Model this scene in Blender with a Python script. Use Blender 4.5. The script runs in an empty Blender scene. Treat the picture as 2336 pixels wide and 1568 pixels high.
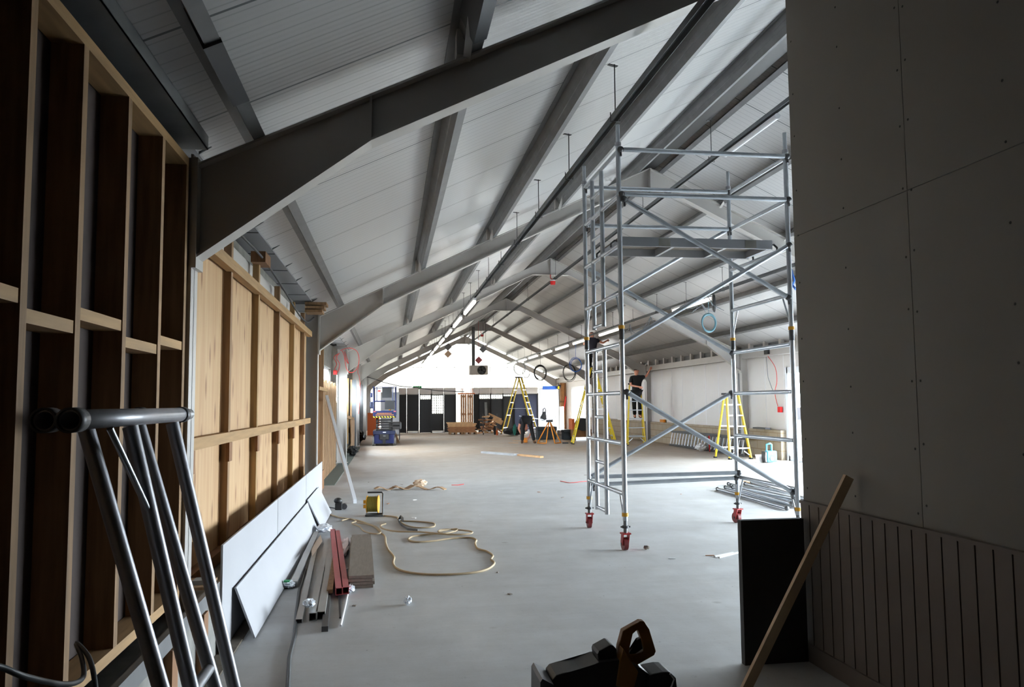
import bpy, bmesh, math, random
from math import sin, cos, pi, radians, sqrt, atan2
from mathutils import Vector, Matrix
random.seed(7)
SC = bpy.context.scene
COL = SC.collection

# ------------------------------------------------------------------ camera
CAM_H = 1.5
cam = bpy.data.cameras.new('camera'); camo = bpy.data.objects.new('camera', cam); COL.objects.link(camo)
cam.sensor_width = 36.0; cam.lens = 1780.0 / 2336.0 * 36.0; cam.clip_start = 0.05; cam.clip_end = 300
ROT = Matrix.Rotation(radians(-8.87), 4, 'Z') @ Matrix.Rotation(pi / 2 + radians(4.35), 4, 'X') @ Matrix.Rotation(radians(-0.5), 4, 'Z')
camo.matrix_world = Matrix.Translation((0, 0, CAM_H)) @ ROT
SC.camera = camo
# ------------------------------------------------------------------ world and exposure
W = bpy.data.worlds.new('world'); SC.world = W; W.use_nodes = True
bg = W.node_tree.nodes['Background']; bg.inputs[0].default_value = (0.88, 0.94, 1.0, 1); bg.inputs[1].default_value = 26.0
SC.view_settings.view_transform = 'Standard'; SC.view_settings.look = 'None'; SC.view_settings.gamma = 1
SC.view_settings.use_curve_mapping = False; SC.view_settings.exposure = 1.38
cy = SC.cycles
cy.use_denoising = True; cy.max_bounces = 9; cy.diffuse_bounces = 6; cy.glossy_bounces = 3; cy.transparent_max_bounces = 8
cy.transmission_bounces = 3; cy.caustics_reflective = False; cy.caustics_refractive = False; cy.sample_clamp_indirect = 6.0
cy.use_adaptive_sampling = True; cy.adaptive_threshold = 0.02


def portal(c, sx, sy, rot):
    l = bpy.data.lights.new('daylight_portal', 'AREA'); l.shape = 'RECTANGLE'; l.size = sx; l.size_y = sy
    l.cycles.is_portal = True
    o = bpy.data.objects.new('daylight_portal', l); o.location = c; o.rotation_euler = rot; COL.objects.link(o)


portal((9.99, 16.75, 1.2), 2.4, 3.1, (0, radians(90), 0))
portal((9.99, 9.5, 1.3), 2.5, 9.0, (0, radians(90), 0))
portal((9.99, 40.3, 1.2), 2.4, 3.4, (0, radians(90), 0))
portal((4.28, 45.9, 3.2), 10.6, 5.0, (radians(-90), 0, 0))


def at(px, py, ax, c):
    """world point seen at a pixel of the 2336x1568 frame, on the plane axis ax = c"""
    d = ROT.to_3x3() @ Vector(((px - 1168) / 1780.0, -(py - 784) / 1780.0, -1.0))
    o = Vector((0, 0, CAM_H)); t = (c - o[ax]) / d[ax]
    return o + d * t


# ------------------------------------------------------------------ materials
def lin(c):
    return tuple(((v / 12.92) if v <= 0.04045 else ((v + 0.055) / 1.055) ** 2.4) for v in c)


def mat(name, rgb, rough=0.6, metal=0.0, var=0.0, scale=6.0, bump=0.0, stretch=None, emit=None, spec=0.5, rgb2=None, detail=4.0):
    m = bpy.data.materials.new(name); m.use_nodes = True; nt = m.node_tree; b = nt.nodes['Principled BSDF']
    c = lin(rgb)
    b.inputs['Base Color'].default_value = (*c, 1); b.inputs['Roughness'].default_value = rough
    b.inputs['Metallic'].default_value = metal; b.inputs['Specular IOR Level'].default_value = spec
    if emit:
        b.inputs['Emission Color'].default_value = (*emit[0], 1); b.inputs['Emission Strength'].default_value = emit[1]
    if var > 0 or bump > 0:
        tc = nt.nodes.new('ShaderNodeTexCoord'); mp = nt.nodes.new('ShaderNodeMapping')
        nt.links.new(tc.outputs['Object'], mp.inputs[0])
        if stretch: mp.inputs['Scale'].default_value = stretch
        n = nt.nodes.new('ShaderNodeTexNoise'); n.inputs['Scale'].default_value = scale; n.inputs['Detail'].default_value = detail
        nt.links.new(mp.outputs[0], n.inputs[0])
        if var > 0:
            mx = nt.nodes.new('ShaderNodeMixRGB'); c2 = lin(rgb2) if rgb2 else tuple(v * (1 - var) for v in c)
            mx.inputs[1].default_value = (*c2, 1); mx.inputs[2].default_value = (*[min(1, v * (1 + var * (0 if rgb2 else .4))) for v in c], 1)
            r = nt.nodes.new('ShaderNodeMapRange'); r.inputs[1].default_value = 0.3; r.inputs[2].default_value = 0.7
            nt.links.new(n.outputs[0], r.inputs[0]); nt.links.new(r.outputs[0], mx.inputs[0])
            nt.links.new(mx.outputs[0], b.inputs['Base Color'])
        if bump > 0:
            bp = nt.nodes.new('ShaderNodeBump'); bp.inputs['Strength'].default_value = bump; bp.inputs['Distance'].default_value = 0.01
            nt.links.new(n.outputs[0], bp.inputs['Height']); nt.links.new(bp.outputs[0], b.inputs['Normal'])
    return m


def nd(nt, t, **k):
    n = nt.nodes.new(t)
    for a, v in k.items(): setattr(n, a, v)
    return n


def mth(nt, op, a, b=None, c=None):
    n = nt.nodes.new('ShaderNodeMath'); n.operation = op
    for i, v in enumerate((a, b, c)):
        if v is None: continue
        if hasattr(v, 'links'): nt.links.new(v, n.inputs[i])
        else: n.inputs[i].default_value = v
    return n.outputs[0]


M = {}
M['steel_paint'] = mat('white painted steel', (.70, .685, .67), .38, var=.06, scale=2)
M['galv'] = mat('galvanised steel', (.46, .46, .465), .45, .45, var=.18, scale=5)
M['galv_dull'] = mat('dull galvanised steel', (.42, .43, .44), .5, .5, var=.2, scale=4)
M['alu'] = mat('aluminium tube', (.70, .72, .745), .33, .65, var=.15, scale=9)
M['alu_plain'] = mat('aluminium', (.74, .75, .77), .32, .8)
M['dark_steel'] = mat('dark steel', (.30, .30, .31), .45, .4)
M['grey_alu'] = mat('worn grey aluminium tube', (.62, .62, .64), .40, .5, var=.12, scale=14)
M['timber'] = mat('pine timber', (.66, .53, .35), .7, var=.30, scale=3.0, stretch=(9, 9, .7), bump=.15)
M['timber_h'] = mat('pine timber lengthways', (.64, .505, .335), .7, var=.25, scale=3.0, stretch=(9, .7, 9), bump=.15)
M['timber_dim'] = mat('shaded pine stud', (.55, .43, .30), .75, var=.35, scale=3.0, stretch=(9, 9, .8), bump=.15)  # pine darkened to carry the shade on the near stud wall
M['timber_old'] = mat('weathered pine', (.60, .47, .34), .75, var=.35, scale=3.0, stretch=(9, 9, .8), bump=.15)
M['timber_red'] = mat('reddish timber', (.52, .36, .22), .7, var=.3, scale=4, stretch=(8, 8, 1))
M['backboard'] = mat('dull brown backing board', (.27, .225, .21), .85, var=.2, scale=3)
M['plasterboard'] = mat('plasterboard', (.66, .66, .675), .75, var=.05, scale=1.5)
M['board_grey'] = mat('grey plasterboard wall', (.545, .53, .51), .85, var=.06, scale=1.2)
M['bead'] = mat('taupe painted beadboard', (.44, .40, .37), .7, var=.05, scale=2)
M['block'] = mat('concrete block', (.52, .51, .49), .9, var=.25, scale=7, bump=.3)
M['white_panel'] = mat('white wall panel', (.80, .78, .765), .45)
M['white_pvc'] = mat('white frame', (.88, .89, .91), .35)
M['black'] = mat('black plastic', (.12, .115, .115), .5)
M['rubber'] = mat('black rubber', (.05, .05, .05), .8)
M['black_panel'] = mat('matt black board', (.17, .165, .165), .7)
M['charcoal'] = mat('charcoal sheet', (.12, .12, .13), .6)
M['navy'] = mat('dark blue sheet', (.17, .19, .27), .6)
M['blue'] = mat('deep blue paint', (.05, .10, .30), .4)
M['darkblue'] = mat('dark navy paint', (.05, .09, .22), .45)
M['lightblue'] = mat('bright light blue plastic', (.25, .62, .80), .4)
M['yellow'] = mat('yellow fibreglass', (.86, .74, .08), .45)
M['amber'] = mat('amber paint', (.82, .50, .06), .45)
M['orange'] = mat('orange timber paint', (.75, .36, .12), .6)
M['yellow_dull'] = mat('warm yellow plastic', (.80, .58, .12), .5)
M['saw_yellow'] = mat('ochre tool casing', (.55, .36, .07), .5)
M['pale_steel'] = mat('pale milled steel', (.66, .66, .65), .35, .35, var=.08)
M['red'] = mat('red', (.80, .06, .06), .45)
M['pink_red'] = mat('dusty red steel', (.72, .36, .38), .45, var=.1)
M['dark_red'] = mat('dark red caster', (.42, .12, .13), .5)
M['caster_red'] = mat('caster red paint', (.62, .08, .10), .4)
M['cream_cord'] = mat('tan webbing', (.70, .62, .50), .7)
M['tan_sheet'] = mat('tan cloth', (.62, .50, .38), .8, var=.2)
M['stack_board'] = mat('grey brown board', (.52, .48, .44), .8, var=.15, stretch=(9, 1, 9))
M['white'] = mat('white card', (.90, .90, .90), .7)
M['plastic_bag'] = mat('clear crumpled plastic', (.85, .87, .90), .2, spec=.8)
M['green'] = mat('green', (.10, .62, .36), .5)
M['paper_beige'] = mat('beige card', (.78, .68, .58), .8)
M['skin'] = mat('skin', (.80, .55, .45), .6)
M['hair'] = mat('brown hair', (.20, .11, .07), .8)
M['shirt'] = mat('black shirt cloth', (.055, .055, .065), .85)
M['trouser'] = mat('black work trousers', (.07, .065, .07), .9)
M['boot'] = mat('brown boots', (.33, .22, .13), .7)
M['navycloth'] = mat('navy shirt cloth', (.08, .08, .14), .85)
M['red_cable'] = mat('red cable', (.85, .20, .18), .5)
M['grey_cable'] = mat('grey cable', (.42, .45, .48), .5)
M['black_cable'] = mat('black cable', (.17, .18, .19), .5)
M['blue_cable'] = mat('blue cable', (.20, .42, .75), .5)
M['tan_ply'] = mat('osb sheet', (.66, .46, .27), .8, var=.3, scale=20)
M['box_teal'] = mat('dark teal tool case', (.05, .10, .13), .5)
M['wood_pale'] = mat('pale sawn wood', (.83, .66, .48), .75, var=.25, scale=5)
M['wood_mid'] = mat('mid brown sawn wood', (.66, .46, .31), .8, var=.3, scale=5)
M['batten'] = mat('pale planed batten', (.80, .69, .56), .65, var=.1, scale=3, stretch=(2, 2, 1))
M['screw'] = mat('screw head', (.10, .10, .10), .6)
M['lamp_body'] = mat('white lamp body', (.85, .85, .86), .4)
M['tube_off'] = mat('unlit diffuser', (.90, .91, .93), .25)
M['tube_on'] = mat('lit diffuser', (.95, .95, .95), .3, emit=((1.0, .88, .76), 4.5))
M['silver_sheet'] = mat('silver insulation sheet', (.72, .73, .75), .35, .3, var=.15, scale=3)
M['foliage'] = mat('green leaves', (.30, .52, .18), .7, var=.4, scale=9)


def m_glass():
    m = bpy.data.materials.new('thin clear glass'); m.use_nodes = True; nt = m.node_tree
    nt.nodes.remove(nt.nodes['Principled BSDF']); out = nt.nodes['Material Output']
    t = nd(nt, 'ShaderNodeBsdfTransparent'); t.inputs[0].default_value = (.93, .96, .97, 1)
    g = nd(nt, 'ShaderNodeBsdfGlossy'); g.inputs['Roughness'].default_value = .03
    mx = nd(nt, 'ShaderNodeMixShader'); mx.inputs[0].default_value = .06
    nt.links.new(t.outputs[0], mx.inputs[1]); nt.links.new(g.outputs[0], mx.inputs[2]); nt.links.new(mx.outputs[0], out.inputs[0])
    return m


M['glass'] = m_glass()


def m_frost():
    m = bpy.data.materials.new('translucent sheeting'); m.use_nodes = True; nt = m.node_tree
    nt.nodes.remove(nt.nodes['Principled BSDF']); out = nt.nodes['Material Output']
    t = nd(nt, 'ShaderNodeBsdfTransparent'); t.inputs[0].default_value = (.22, .216, .205, 1)
    g = nd(nt, 'ShaderNodeBsdfTranslucent'); g.inputs[0].default_value = (.36, .35, .32, 1)
    mx = nd(nt, 'ShaderNodeMixShader'); mx.inputs[0].default_value = .35
    nt.links.new(t.outputs[0], mx.inputs[1]); nt.links.new(g.outputs[0], mx.inputs[2]); nt.links.new(mx.outputs[0], out.inputs[0])
    return m


M['frost'] = m_frost()


def m_floor():
    m = bpy.data.materials.new('power floated concrete'); m.use_nodes = True; nt = m.node_tree; b = nt.nodes['Principled BSDF']
    tc = nd(nt, 'ShaderNodeTexCoord'); L = nt.links.new

    def noise(s, d=5, r=.55, sc=None):
        n = nd(nt, 'ShaderNodeTexNoise'); n.inputs['Scale'].default_value = s; n.inputs['Detail'].default_value = d; n.inputs['Roughness'].default_value = r
        if sc:
            mp = nd(nt, 'ShaderNodeMapping'); mp.inputs['Scale'].default_value = sc; L(tc.outputs['Object'], mp.inputs[0]); L(mp.outputs[0], n.inputs[0])
        else: L(tc.outputs['Object'], n.inputs[0])
        return n.outputs[0]
    def rng(v, a, b2, c=0., d=1.):
        r = nd(nt, 'ShaderNodeMapRange'); L(v, r.inputs[0]); r.inputs[1].default_value = a; r.inputs[2].default_value = b2; r.inputs[3].default_value = c; r.inputs[4].default_value = d; return r.outputs[0]
    def mix(f, a, b2):
        x = nd(nt, 'ShaderNodeMixRGB')
        for i, v in enumerate((f, a, b2)):
            if hasattr(v, 'links'): L(v, x.inputs[i])
            else: x.inputs[i].default_value = (*v, 1) if i else v
        return x.outputs[0]
    base = mix(rng(noise(.55), .3, .7), lin((.68, .685, .69)), lin((.77, .775, .775)))
    base = mix(rng(noise(2.6, 8, .7, (1, .5, 1)), .35, .75, 0, .55), base, lin((.62, .615, .60)))
    base = mix(rng(noise(1.1, 10, .75, (.35, 2.2, 1)), .45, .7, 0, .35), base, lin((.60, .59, .575)))
    base = mix(rng(noise(24, 6, .8), .60, .74, 0, .6), base, lin((.38, .37, .35)))
    # patchy tan tint over the far half
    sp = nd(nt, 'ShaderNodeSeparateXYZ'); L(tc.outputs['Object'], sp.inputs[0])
    far_tan = mth(nt, 'MULTIPLY', rng(sp.outputs[1], 14, 24), rng(noise(.35), .3, .6, .45, .9))
    base = mix(far_tan, base, lin((.66, .575, .485)))
    # a few small stains
    v = nd(nt, 'ShaderNodeTexVoronoi'); v.inputs['Scale'].default_value = 1.1; L(tc.outputs['Object'], v.inputs[0])
    base = mix(rng(v.outputs[0], .05, .02, 0, .35), base, lin((.36, .32, .27)))
    v2 = nd(nt, 'ShaderNodeTexVoronoi'); v2.inputs['Scale'].default_value = 7.0; L(tc.outputs['Object'], v2.inputs[0])
    base = mix(mth(nt, 'MULTIPLY', rng(v2.outputs[0], .06, .03), rng(noise(1.3), .5, .6)), base, lin((.25, .23, .21)))
    L(base, b.inputs['Base Color'])
    L(rng(noise(3.0), .3, .7, .42, .62), b.inputs['Roughness'])
    bp = nd(nt, 'ShaderNodeBump'); bp.inputs['Strength'].default_value = .25; bp.inputs['Distance'].default_value = .004
    L(noise(18, 8, .7), bp.inputs['Height']); L(bp.outputs[0], b.inputs['Normal'])
    return m


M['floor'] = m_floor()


def m_roof():
    m = bpy.data.materials.new('ribbed white liner sheet'); m.use_nodes = True; nt = m.node_tree; b = nt.nodes['Principled BSDF']; L = nt.links.new
    tc = nd(nt, 'ShaderNodeTexCoord'); sp = nd(nt, 'ShaderNodeSeparateXYZ'); L(tc.outputs['Object'], sp.inputs[0])
    y = sp.outputs[1]
    fr = mth(nt, 'FRACT', y)                                   # joint each metre
    j = mth(nt, 'LESS_THAN', mth(nt, 'ABSOLUTE', mth(nt, 'SUBTRACT', fr, .5)), .009)
    fr2 = mth(nt, 'FRACT', mth(nt, 'MULTIPLY', y, 10.0))
    j2 = mth(nt, 'MULTIPLY', mth(nt, 'LESS_THAN', mth(nt, 'ABSOLUTE', mth(nt, 'SUBTRACT', fr2, .5)), .05), .30)
    k = mth(nt, 'MAXIMUM', j, j2)
    mx = nd(nt, 'ShaderNodeMixRGB'); L(k, mx.inputs[0]); mx.inputs[1].default_value = (*lin((.72, .715, .715)), 1); mx.inputs[2].default_value = (*lin((.33, .34, .35)), 1)
    L(mx.outputs[0], b.inputs['Base Color']); b.inputs['Roughness'].default_value = .33
    s = mth(nt, 'SINE', mth(nt, 'MULTIPLY', y, 2 * pi * 20))
    n = nd(nt, 'ShaderNodeTexNoise'); n.inputs['Scale'].default_value = .8; L(tc.outputs['Object'], n.inputs[0])
    h = mth(nt, 'ADD', mth(nt, 'MULTIPLY', s, .5), mth(nt, 'MULTIPLY', n.outputs[0], 5.0))
    bp = nd(nt, 'ShaderNodeBump'); bp.inputs['Strength'].default_value = .22; bp.inputs['Distance'].default_value = .003
    L(h, bp.inputs['Height']); L(bp.outputs[0], b.inputs['Normal'])
    return m


M['roof'] = m_roof()


def m_ply():
    m = bpy.data.materials.new('spruce plywood'); m.use_nodes = True; nt = m.node_tree; b = nt.nodes['Principled BSDF']; L = nt.links.new
    tc = nd(nt, 'ShaderNodeTexCoord')
    mp = nd(nt, 'ShaderNodeMapping'); mp.inputs['Scale'].default_value = (5, 5, .35); L(tc.outputs['Object'], mp.inputs[0])
    n = nd(nt, 'ShaderNodeTexNoise'); n.inputs['Scale'].default_value = 3; n.inputs['Detail'].default_value = 6; L(mp.outputs[0], n.inputs[0])
    x = nd(nt, 'ShaderNodeMixRGB'); r = nd(nt, 'ShaderNodeMapRange'); L(n.outputs[0], r.inputs[0]); r.inputs[1].default_value = .3; r.inputs[2].default_value = .7
    L(r.outputs[0], x.inputs[0]); x.inputs[1].default_value = (*lin((.68, .53, .37)), 1); x.inputs[2].default_value = (*lin((.76, .63, .47)), 1)
    mp2 = nd(nt, 'ShaderNodeMapping'); mp2.inputs['Scale'].default_value = (3.4, 1.1, 1); sx = nd(nt, 'ShaderNodeSeparateXYZ'); cx = nd(nt, 'ShaderNodeCombineXYZ'); L(tc.outputs['Object'], sx.inputs[0]); L(sx.outputs[1], cx.inputs[0]); L(sx.outputs[2], cx.inputs[1]); L(cx.outputs[0], mp2.inputs[0])
    v = nd(nt, 'ShaderNodeTexVoronoi'); v.inputs['Scale'].default_value = 1.35; L(mp2.outputs[0], v.inputs[0])
    v.voronoi_dimensions = '2D'
    r2 = nd(nt, 'ShaderNodeMapRange'); L(v.outputs[0], r2.inputs[0]); r2.inputs[1].default_value = .16; r2.inputs[2].default_value = .04; r2.inputs[3].default_value = 0; r2.inputs[4].default_value = .75
    x2 = nd(nt, 'ShaderNodeMixRGB'); L(r2.outputs[0], x2.inputs[0]); L(x.outputs[0], x2.inputs[1]); x2.inputs[2].default_value = (*lin((.46, .27, .12)), 1)
    L(x2.outputs[0], b.inputs['Base Color']); b.inputs['Roughness'].default_value = .6
    return m


M['ply'] = m_ply()


def m_blocks():
    m = bpy.data.materials.new('buff block dwarf wall'); m.use_nodes = True; nt = m.node_tree; b = nt.nodes['Principled BSDF']; L = nt.links.new
    tc = nd(nt, 'ShaderNodeTexCoord'); sp = nd(nt, 'ShaderNodeSeparateXYZ'); L(tc.outputs['Object'], sp.inputs[0])
    cb = nd(nt, 'ShaderNodeCombineXYZ'); L(sp.outputs[1], cb.inputs[0]); L(sp.outputs[2], cb.inputs[1])
    br = nd(nt, 'ShaderNodeTexBrick'); L(cb.outputs[0], br.inputs[0]); br.inputs['Scale'].default_value = 1.0
    br.inputs['Brick Width'].default_value = .45; br.inputs['Row Height'].default_value = .225; br.inputs['Mortar Size'].default_value = .012
    br.inputs[1].default_value = (*lin((.62, .56, .48)), 1); br.inputs[2].default_value = (*lin((.57, .52, .45)), 1); br.inputs[3].default_value = (*lin((.52, .44, .34)), 1)
    L(br.outputs[0], b.inputs['Base Color']); b.inputs['Roughness'].default_value = .9
    return m


M['blocks'] = m_blocks()

# ------------------------------------------------------------------ mesh helpers
ORI = {}


def spline(P, n=5):
    P = [Vector(p) for p in P]; out = []
    for i in range(len(P) - 1):
        a, b, c, d = P[max(i - 1, 0)], P[i], P[i + 1], P[min(i + 2, len(P) - 1)]
        for k in range(n):
            t = k / n; out.append(.5 * ((2 * b) + (c - a) * t + (2 * a - 5 * b + 4 * c - d) * t * t + (3 * b - a - 3 * c + d) * t * t * t))
    return out + [P[-1]]


class MB:
    def __init__(s): s.v = []; s.f = []; s.sm = []

    def add(s, vs, fs, smooth=False):
        o = len(s.v); s.v += [Vector(v) for v in vs]; s.f += [tuple(i + o for i in f) for f in fs]; s.sm += [smooth] * len(fs); return s

    def box(s, a, b):
        x0, y0, z0 = [min(a[i], b[i]) for i in range(3)]; x1, y1, z1 = [max(a[i], b[i]) for i in range(3)]
        return s.add([(x0, y0, z0), (x1, y0, z0), (x1, y1, z0), (x0, y1, z0), (x0, y0, z1), (x1, y0, z1), (x1, y1, z1), (x0, y1, z1)],
                     [(0, 3, 2, 1), (4, 5, 6, 7), (0, 1, 5, 4), (1, 2, 6, 5), (2, 3, 7, 6), (3, 0, 4, 7)])

    def cbox(s, c, sz): return s.box([c[i] - sz[i] / 2 for i in range(3)], [c[i] + sz[i] / 2 for i in range(3)])

    def bar(s, p, q, w, h, up=(0, 0, 1)):
        """rectangular bar from p to q: w across, h along up"""
        p = Vector(p); q = Vector(q); d = (q - p).normalized(); u = Vector(up)
        side = d.cross(u)
        if side.length < 1e-4: side = d.cross(Vector((1, 0, 0)))
        side.normalize(); u = side.cross(d).normalized(); vs = []
        for e in (p, q):
            for a, b in ((-1, -1), (1, -1), (1, 1), (-1, 1)): vs.append(e + side * a * w / 2 + u * b * h / 2)
        return s.add(vs, [(0, 1, 2, 3), (7, 6, 5, 4), (0, 4, 5, 1), (1, 5, 6, 2), (2, 6, 7, 3), (3, 7, 4, 0)])

    def tube(s, p, q, r, n=12, r2=None, cap=True):
        return s.path([p, q], [r, r if r2 is None else r2], n, cap)

    def path(s, pts, r, n=8, cap=True, closed=False):
        pts = [Vector(p) for p in pts]; m = len(pts); rs = r if isinstance(r, (list, tuple)) else [r] * m
        vs = []; prev = None
        for i, p in enumerate(pts):
            if closed: d = pts[(i + 1) % m] - pts[i - 1]
            else: d = (pts[min(i + 1, m - 1)] - pts[max(i - 1, 0)])
            d.normalize()
            if prev is None:
                a = d.cross(Vector((0, 0, 1)));
                if a.length < .05: a = d.cross(Vector((1, 0, 0)))
            else: a = prev - d * prev.dot(d)
            a.normalize(); prev = a; b = d.cross(a)
            for k in range(n):
                t = 2 * pi * k / n; vs.append(p + (a * cos(t) + b * sin(t)) * rs[i])
        fs = []
        for i in range(m if closed else m - 1):
            j = (i + 1) % m
            for k in range(n):
                fs.append((i * n + k, i * n + (k + 1) % n, j * n + (k + 1) % n, j * n + k))
        s.add(vs, fs, True)
        if cap and not closed: s.add(vs[:n], [tuple(range(n - 1, -1, -1))]); s.add(vs[-n:], [tuple(range(n))])
        return s

    def pipe(s, p, q, r, wall, n=16):
        """open-ended hollow tube"""
        s.path([p, q], r, n, cap=False)
        p = Vector(p); q = Vector(q); o = len(s.v); s.path([p, q], r - wall, n, cap=False)
        for e in (0, 1):
            A = o - 2 * n + e * n; B = o + e * n
            for k in range(n): s.f.append((A + k, A + (k + 1) % n, B + (k + 1) % n, B + k)); s.sm.append(False)
        return s

    def prism(s, poly, vec):
        n = len(poly); vec = Vector(vec); P = [Vector(p) for p in poly]; o = len(s.v); s.v += P + [p + vec for p in P]
        bm = bmesh.new(); bv = [bm.verts.new(p) for p in P]; bm.verts.index_update(); f = bm.faces.new(bv)
        r = bmesh.ops.triangulate(bm, faces=[f]); tris = [tuple(v.index for v in t.verts) for t in bm.faces]; bm.free()
        for t in tris: s.f.append(tuple(i + o for i in t)); s.sm.append(False); s.f.append(tuple(i + o + n for i in reversed(t))); s.sm.append(False)
        for i in range(n): j = (i + 1) % n; s.f.append((o + i, o + j, o + n + j, o + n + i)); s.sm.append(False)
        return s

    def ringprism(s, outer, inner, vec):
        n = len(outer); vec = Vector(vec); o = len(s.v)
        s.v += [Vector(p) for p in outer] + [Vector(p) for p in inner] + [Vector(p) + vec for p in outer] + [Vector(p) + vec for p in inner]
        for i in range(n):
            j = (i + 1) % n
            for q in ((i, j, n + j, n + i), (2 * n + i, 3 * n + i, 3 * n + j, 2 * n + j), (i, 2 * n + i, 2 * n + j, j), (n + i, n + j, 3 * n + j, 3 * n + i)):
                s.f.append(tuple(k + o for k in q)); s.sm.append(False)
        return s

    def ball(s, c, r, n=10, m=6, sc=(1, 1, 1)):
        vs = [Vector((c[0], c[1], c[2] + r * sc[2]))]; fs = []
        for i in range(1, m):
            t = pi * i / m
            for k in range(n):
                a = 2 * pi * k / n; vs.append(Vector((c[0] + r * sc[0] * sin(t) * cos(a), c[1] + r * sc[1] * sin(t) * sin(a), c[2] + r * sc[2] * cos(t))))
        vs.append(Vector((c[0], c[1], c[2] - r * sc[2]))); L = len(vs) - 1
        for k in range(n): fs.append((0, 1 + k, 1 + (k + 1) % n)); fs.append((L, L - n + (k + 1) % n, L - n + k))
        for i in range(m - 2):
            for k in range(n):
                a = 1 + i * n; fs.append((a + k, a + n + k, a + n + (k + 1) % n, a + (k + 1) % n))
        return s.add(vs, fs, True)

    def build(s, name, m, parent=None, bevel=0, label=None, org=None):
        me = bpy.data.meshes.new(name)
        if parent is not None: org = ORI[parent.name]
        elif org is not None: org = Vector(org)
        else:
            lo = [min(v[i] for v in s.v) for i in range(3)]; hi = [max(v[i] for v in s.v) for i in range(3)]
            org = Vector(((lo[0] + hi[0]) / 2, (lo[1] + hi[1]) / 2, lo[2]))
        me.from_pydata([v - org for v in s.v], [], s.f)
        me.polygons.foreach_set('use_smooth', s.sm)
        bm = bmesh.new(); bm.from_mesh(me); bmesh.ops.recalc_face_normals(bm, faces=bm.faces); bm.to_mesh(me); bm.free()
        o = bpy.data.objects.new(name, me); COL.objects.link(o); me.materials.append(M[m] if isinstance(m, str) else m)
        if parent is not None: o.parent = parent
        else: o.location = org
        ORI[o.name] = org
        if bevel:
            b = o.modifiers.new('b', 'BEVEL'); b.width = bevel; b.segments = 2; b.limit_method = 'ANGLE'; b.angle_limit = radians(40)
        if label: o['label'] = label
        return o


def tag(o, label, cat, group=None):
    o['label'] = label; o['category'] = cat
    if group: o['group'] = group
    return o


def thing(name, label, cat, loc=(0, 0, 0), group=None):
    o = bpy.data.objects.new(name, None); o.empty_display_size = .1; COL.objects.link(o); o.location = loc
    ORI[o.name] = Vector(loc); return tag(o, label, cat, group)


def struct(o, parent=None):
    o['kind'] = 'structure'; return o


def kids(o): return [c for c in bpy.data.objects if c.parent == o]


def dup(root, loc, rotz=0, label=None, cm=None):
    def cp(o, par):
        c = o.copy(); COL.objects.link(c)
        if par: c.parent = par
        for ch in cm[o.name]: cp(ch, c)
        return c
    if cm is None:
        cm = {}
        for o in COL.objects: cm.setdefault(o.name, []); 
        for o in list(COL.objects):
            if o.parent: cm[o.parent.name].append(o)
    r = cp(root, None); r.location = loc; r.rotation_euler = (0, 0, rotz)
    if label: r['label'] = label
    return r


ORD = ['first', 'second', 'third', 'fourth', 'fifth', 'sixth', 'seventh', 'eighth', 'ninth', 'tenth', 'eleventh', 'twelfth']

# ------------------------------------------------------------------ the setting
XL, XR, XC = -1.09, 9.65, 4.28
SL = 0.473
Y0, Y1 = -3.2, 45.7


def zt(x): return 2.86 + SL * (XC - XL) - SL * abs(x - XC)      # top line of the rafters


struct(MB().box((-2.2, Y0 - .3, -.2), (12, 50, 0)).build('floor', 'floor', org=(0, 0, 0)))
for sgn in (-1, 1):
    a = XC; b = -1.17 if sgn < 0 else 9.9
    p = [(a, Y0, zt(a) + .22), (b, Y0, zt(b) + .22), (b, Y0, zt(b) + .32), (a, Y0, zt(a) + .32)]
    struct(MB().prism(p, (0, Y1 - Y0, 0)).build('ceiling', 'roof', org=(0, 0, 0)))
struct(MB().box((-1.9, Y0, 3.03), (-1.16, Y1, 3.12)).build('trim_1', mat('grey soffit board', (.56, .56, .57), .7), org=(0, 0, 0)))
sj = MB()
for i in range(-3, 46): sj.box((-1.9, i + .1, 3.025), (-1.165, i + .115, 3.03))
struct(sj.build('trim_6', mat('dark joint', (.2, .2, .2), .8)))
struct(MB().box((-60, -60, -.35), (80, 120, -.21)).build('ground', mat('pale yard ground', (.42, .41, .38), .9)))
# outer left wall, closed along the timber lining and glazed further on
w = MB()
w.box((-1.65, Y0, 0), (-1.5, 12.2, 3.05))
w.box((-1.65, 12.2, 0), (-1.5, Y1, 1.55)); w.box((-1.65, 12.2, 2.4), (-1.5, Y1, 3.05))
for y in (12.2, 20.2, 28.4, 36.6): w.box((-1.65, y, 1.55), (-1.5, y + 2.2, 2.4))
w.box((-1.65, 43.8, 1.55), (-1.5, Y1, 2.4))
struct(w.build('wall_left', 'block'))
struct(MB().box((-1.5, Y0, 0), (-1.03, 12.15, .37)).build('wall_left', 'block'))
for k, (a, b) in enumerate(((14.4, 20.2), (22.4, 28.4), (30.6, 36.6), (38.8, 43.8))):
    fr = MB(); fr.box((-1.62, a, 1.55), (-1.54, b, 1.61)); fr.box((-1.62, a, 2.34), (-1.54, b, 2.4))
    n = 4
    for i in range(n + 1): y = a + (b - a) * i / n; fr.box((-1.62, y - .03, 1.55), (-1.54, y + .03, 2.4))
    o = struct(fr.build('window_%d' % (k + 1), 'white_pvc')); MB().box((-1.585, a, 1.55), (-1.58, b, 2.4)).build('pane', 'glass', o)
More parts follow.
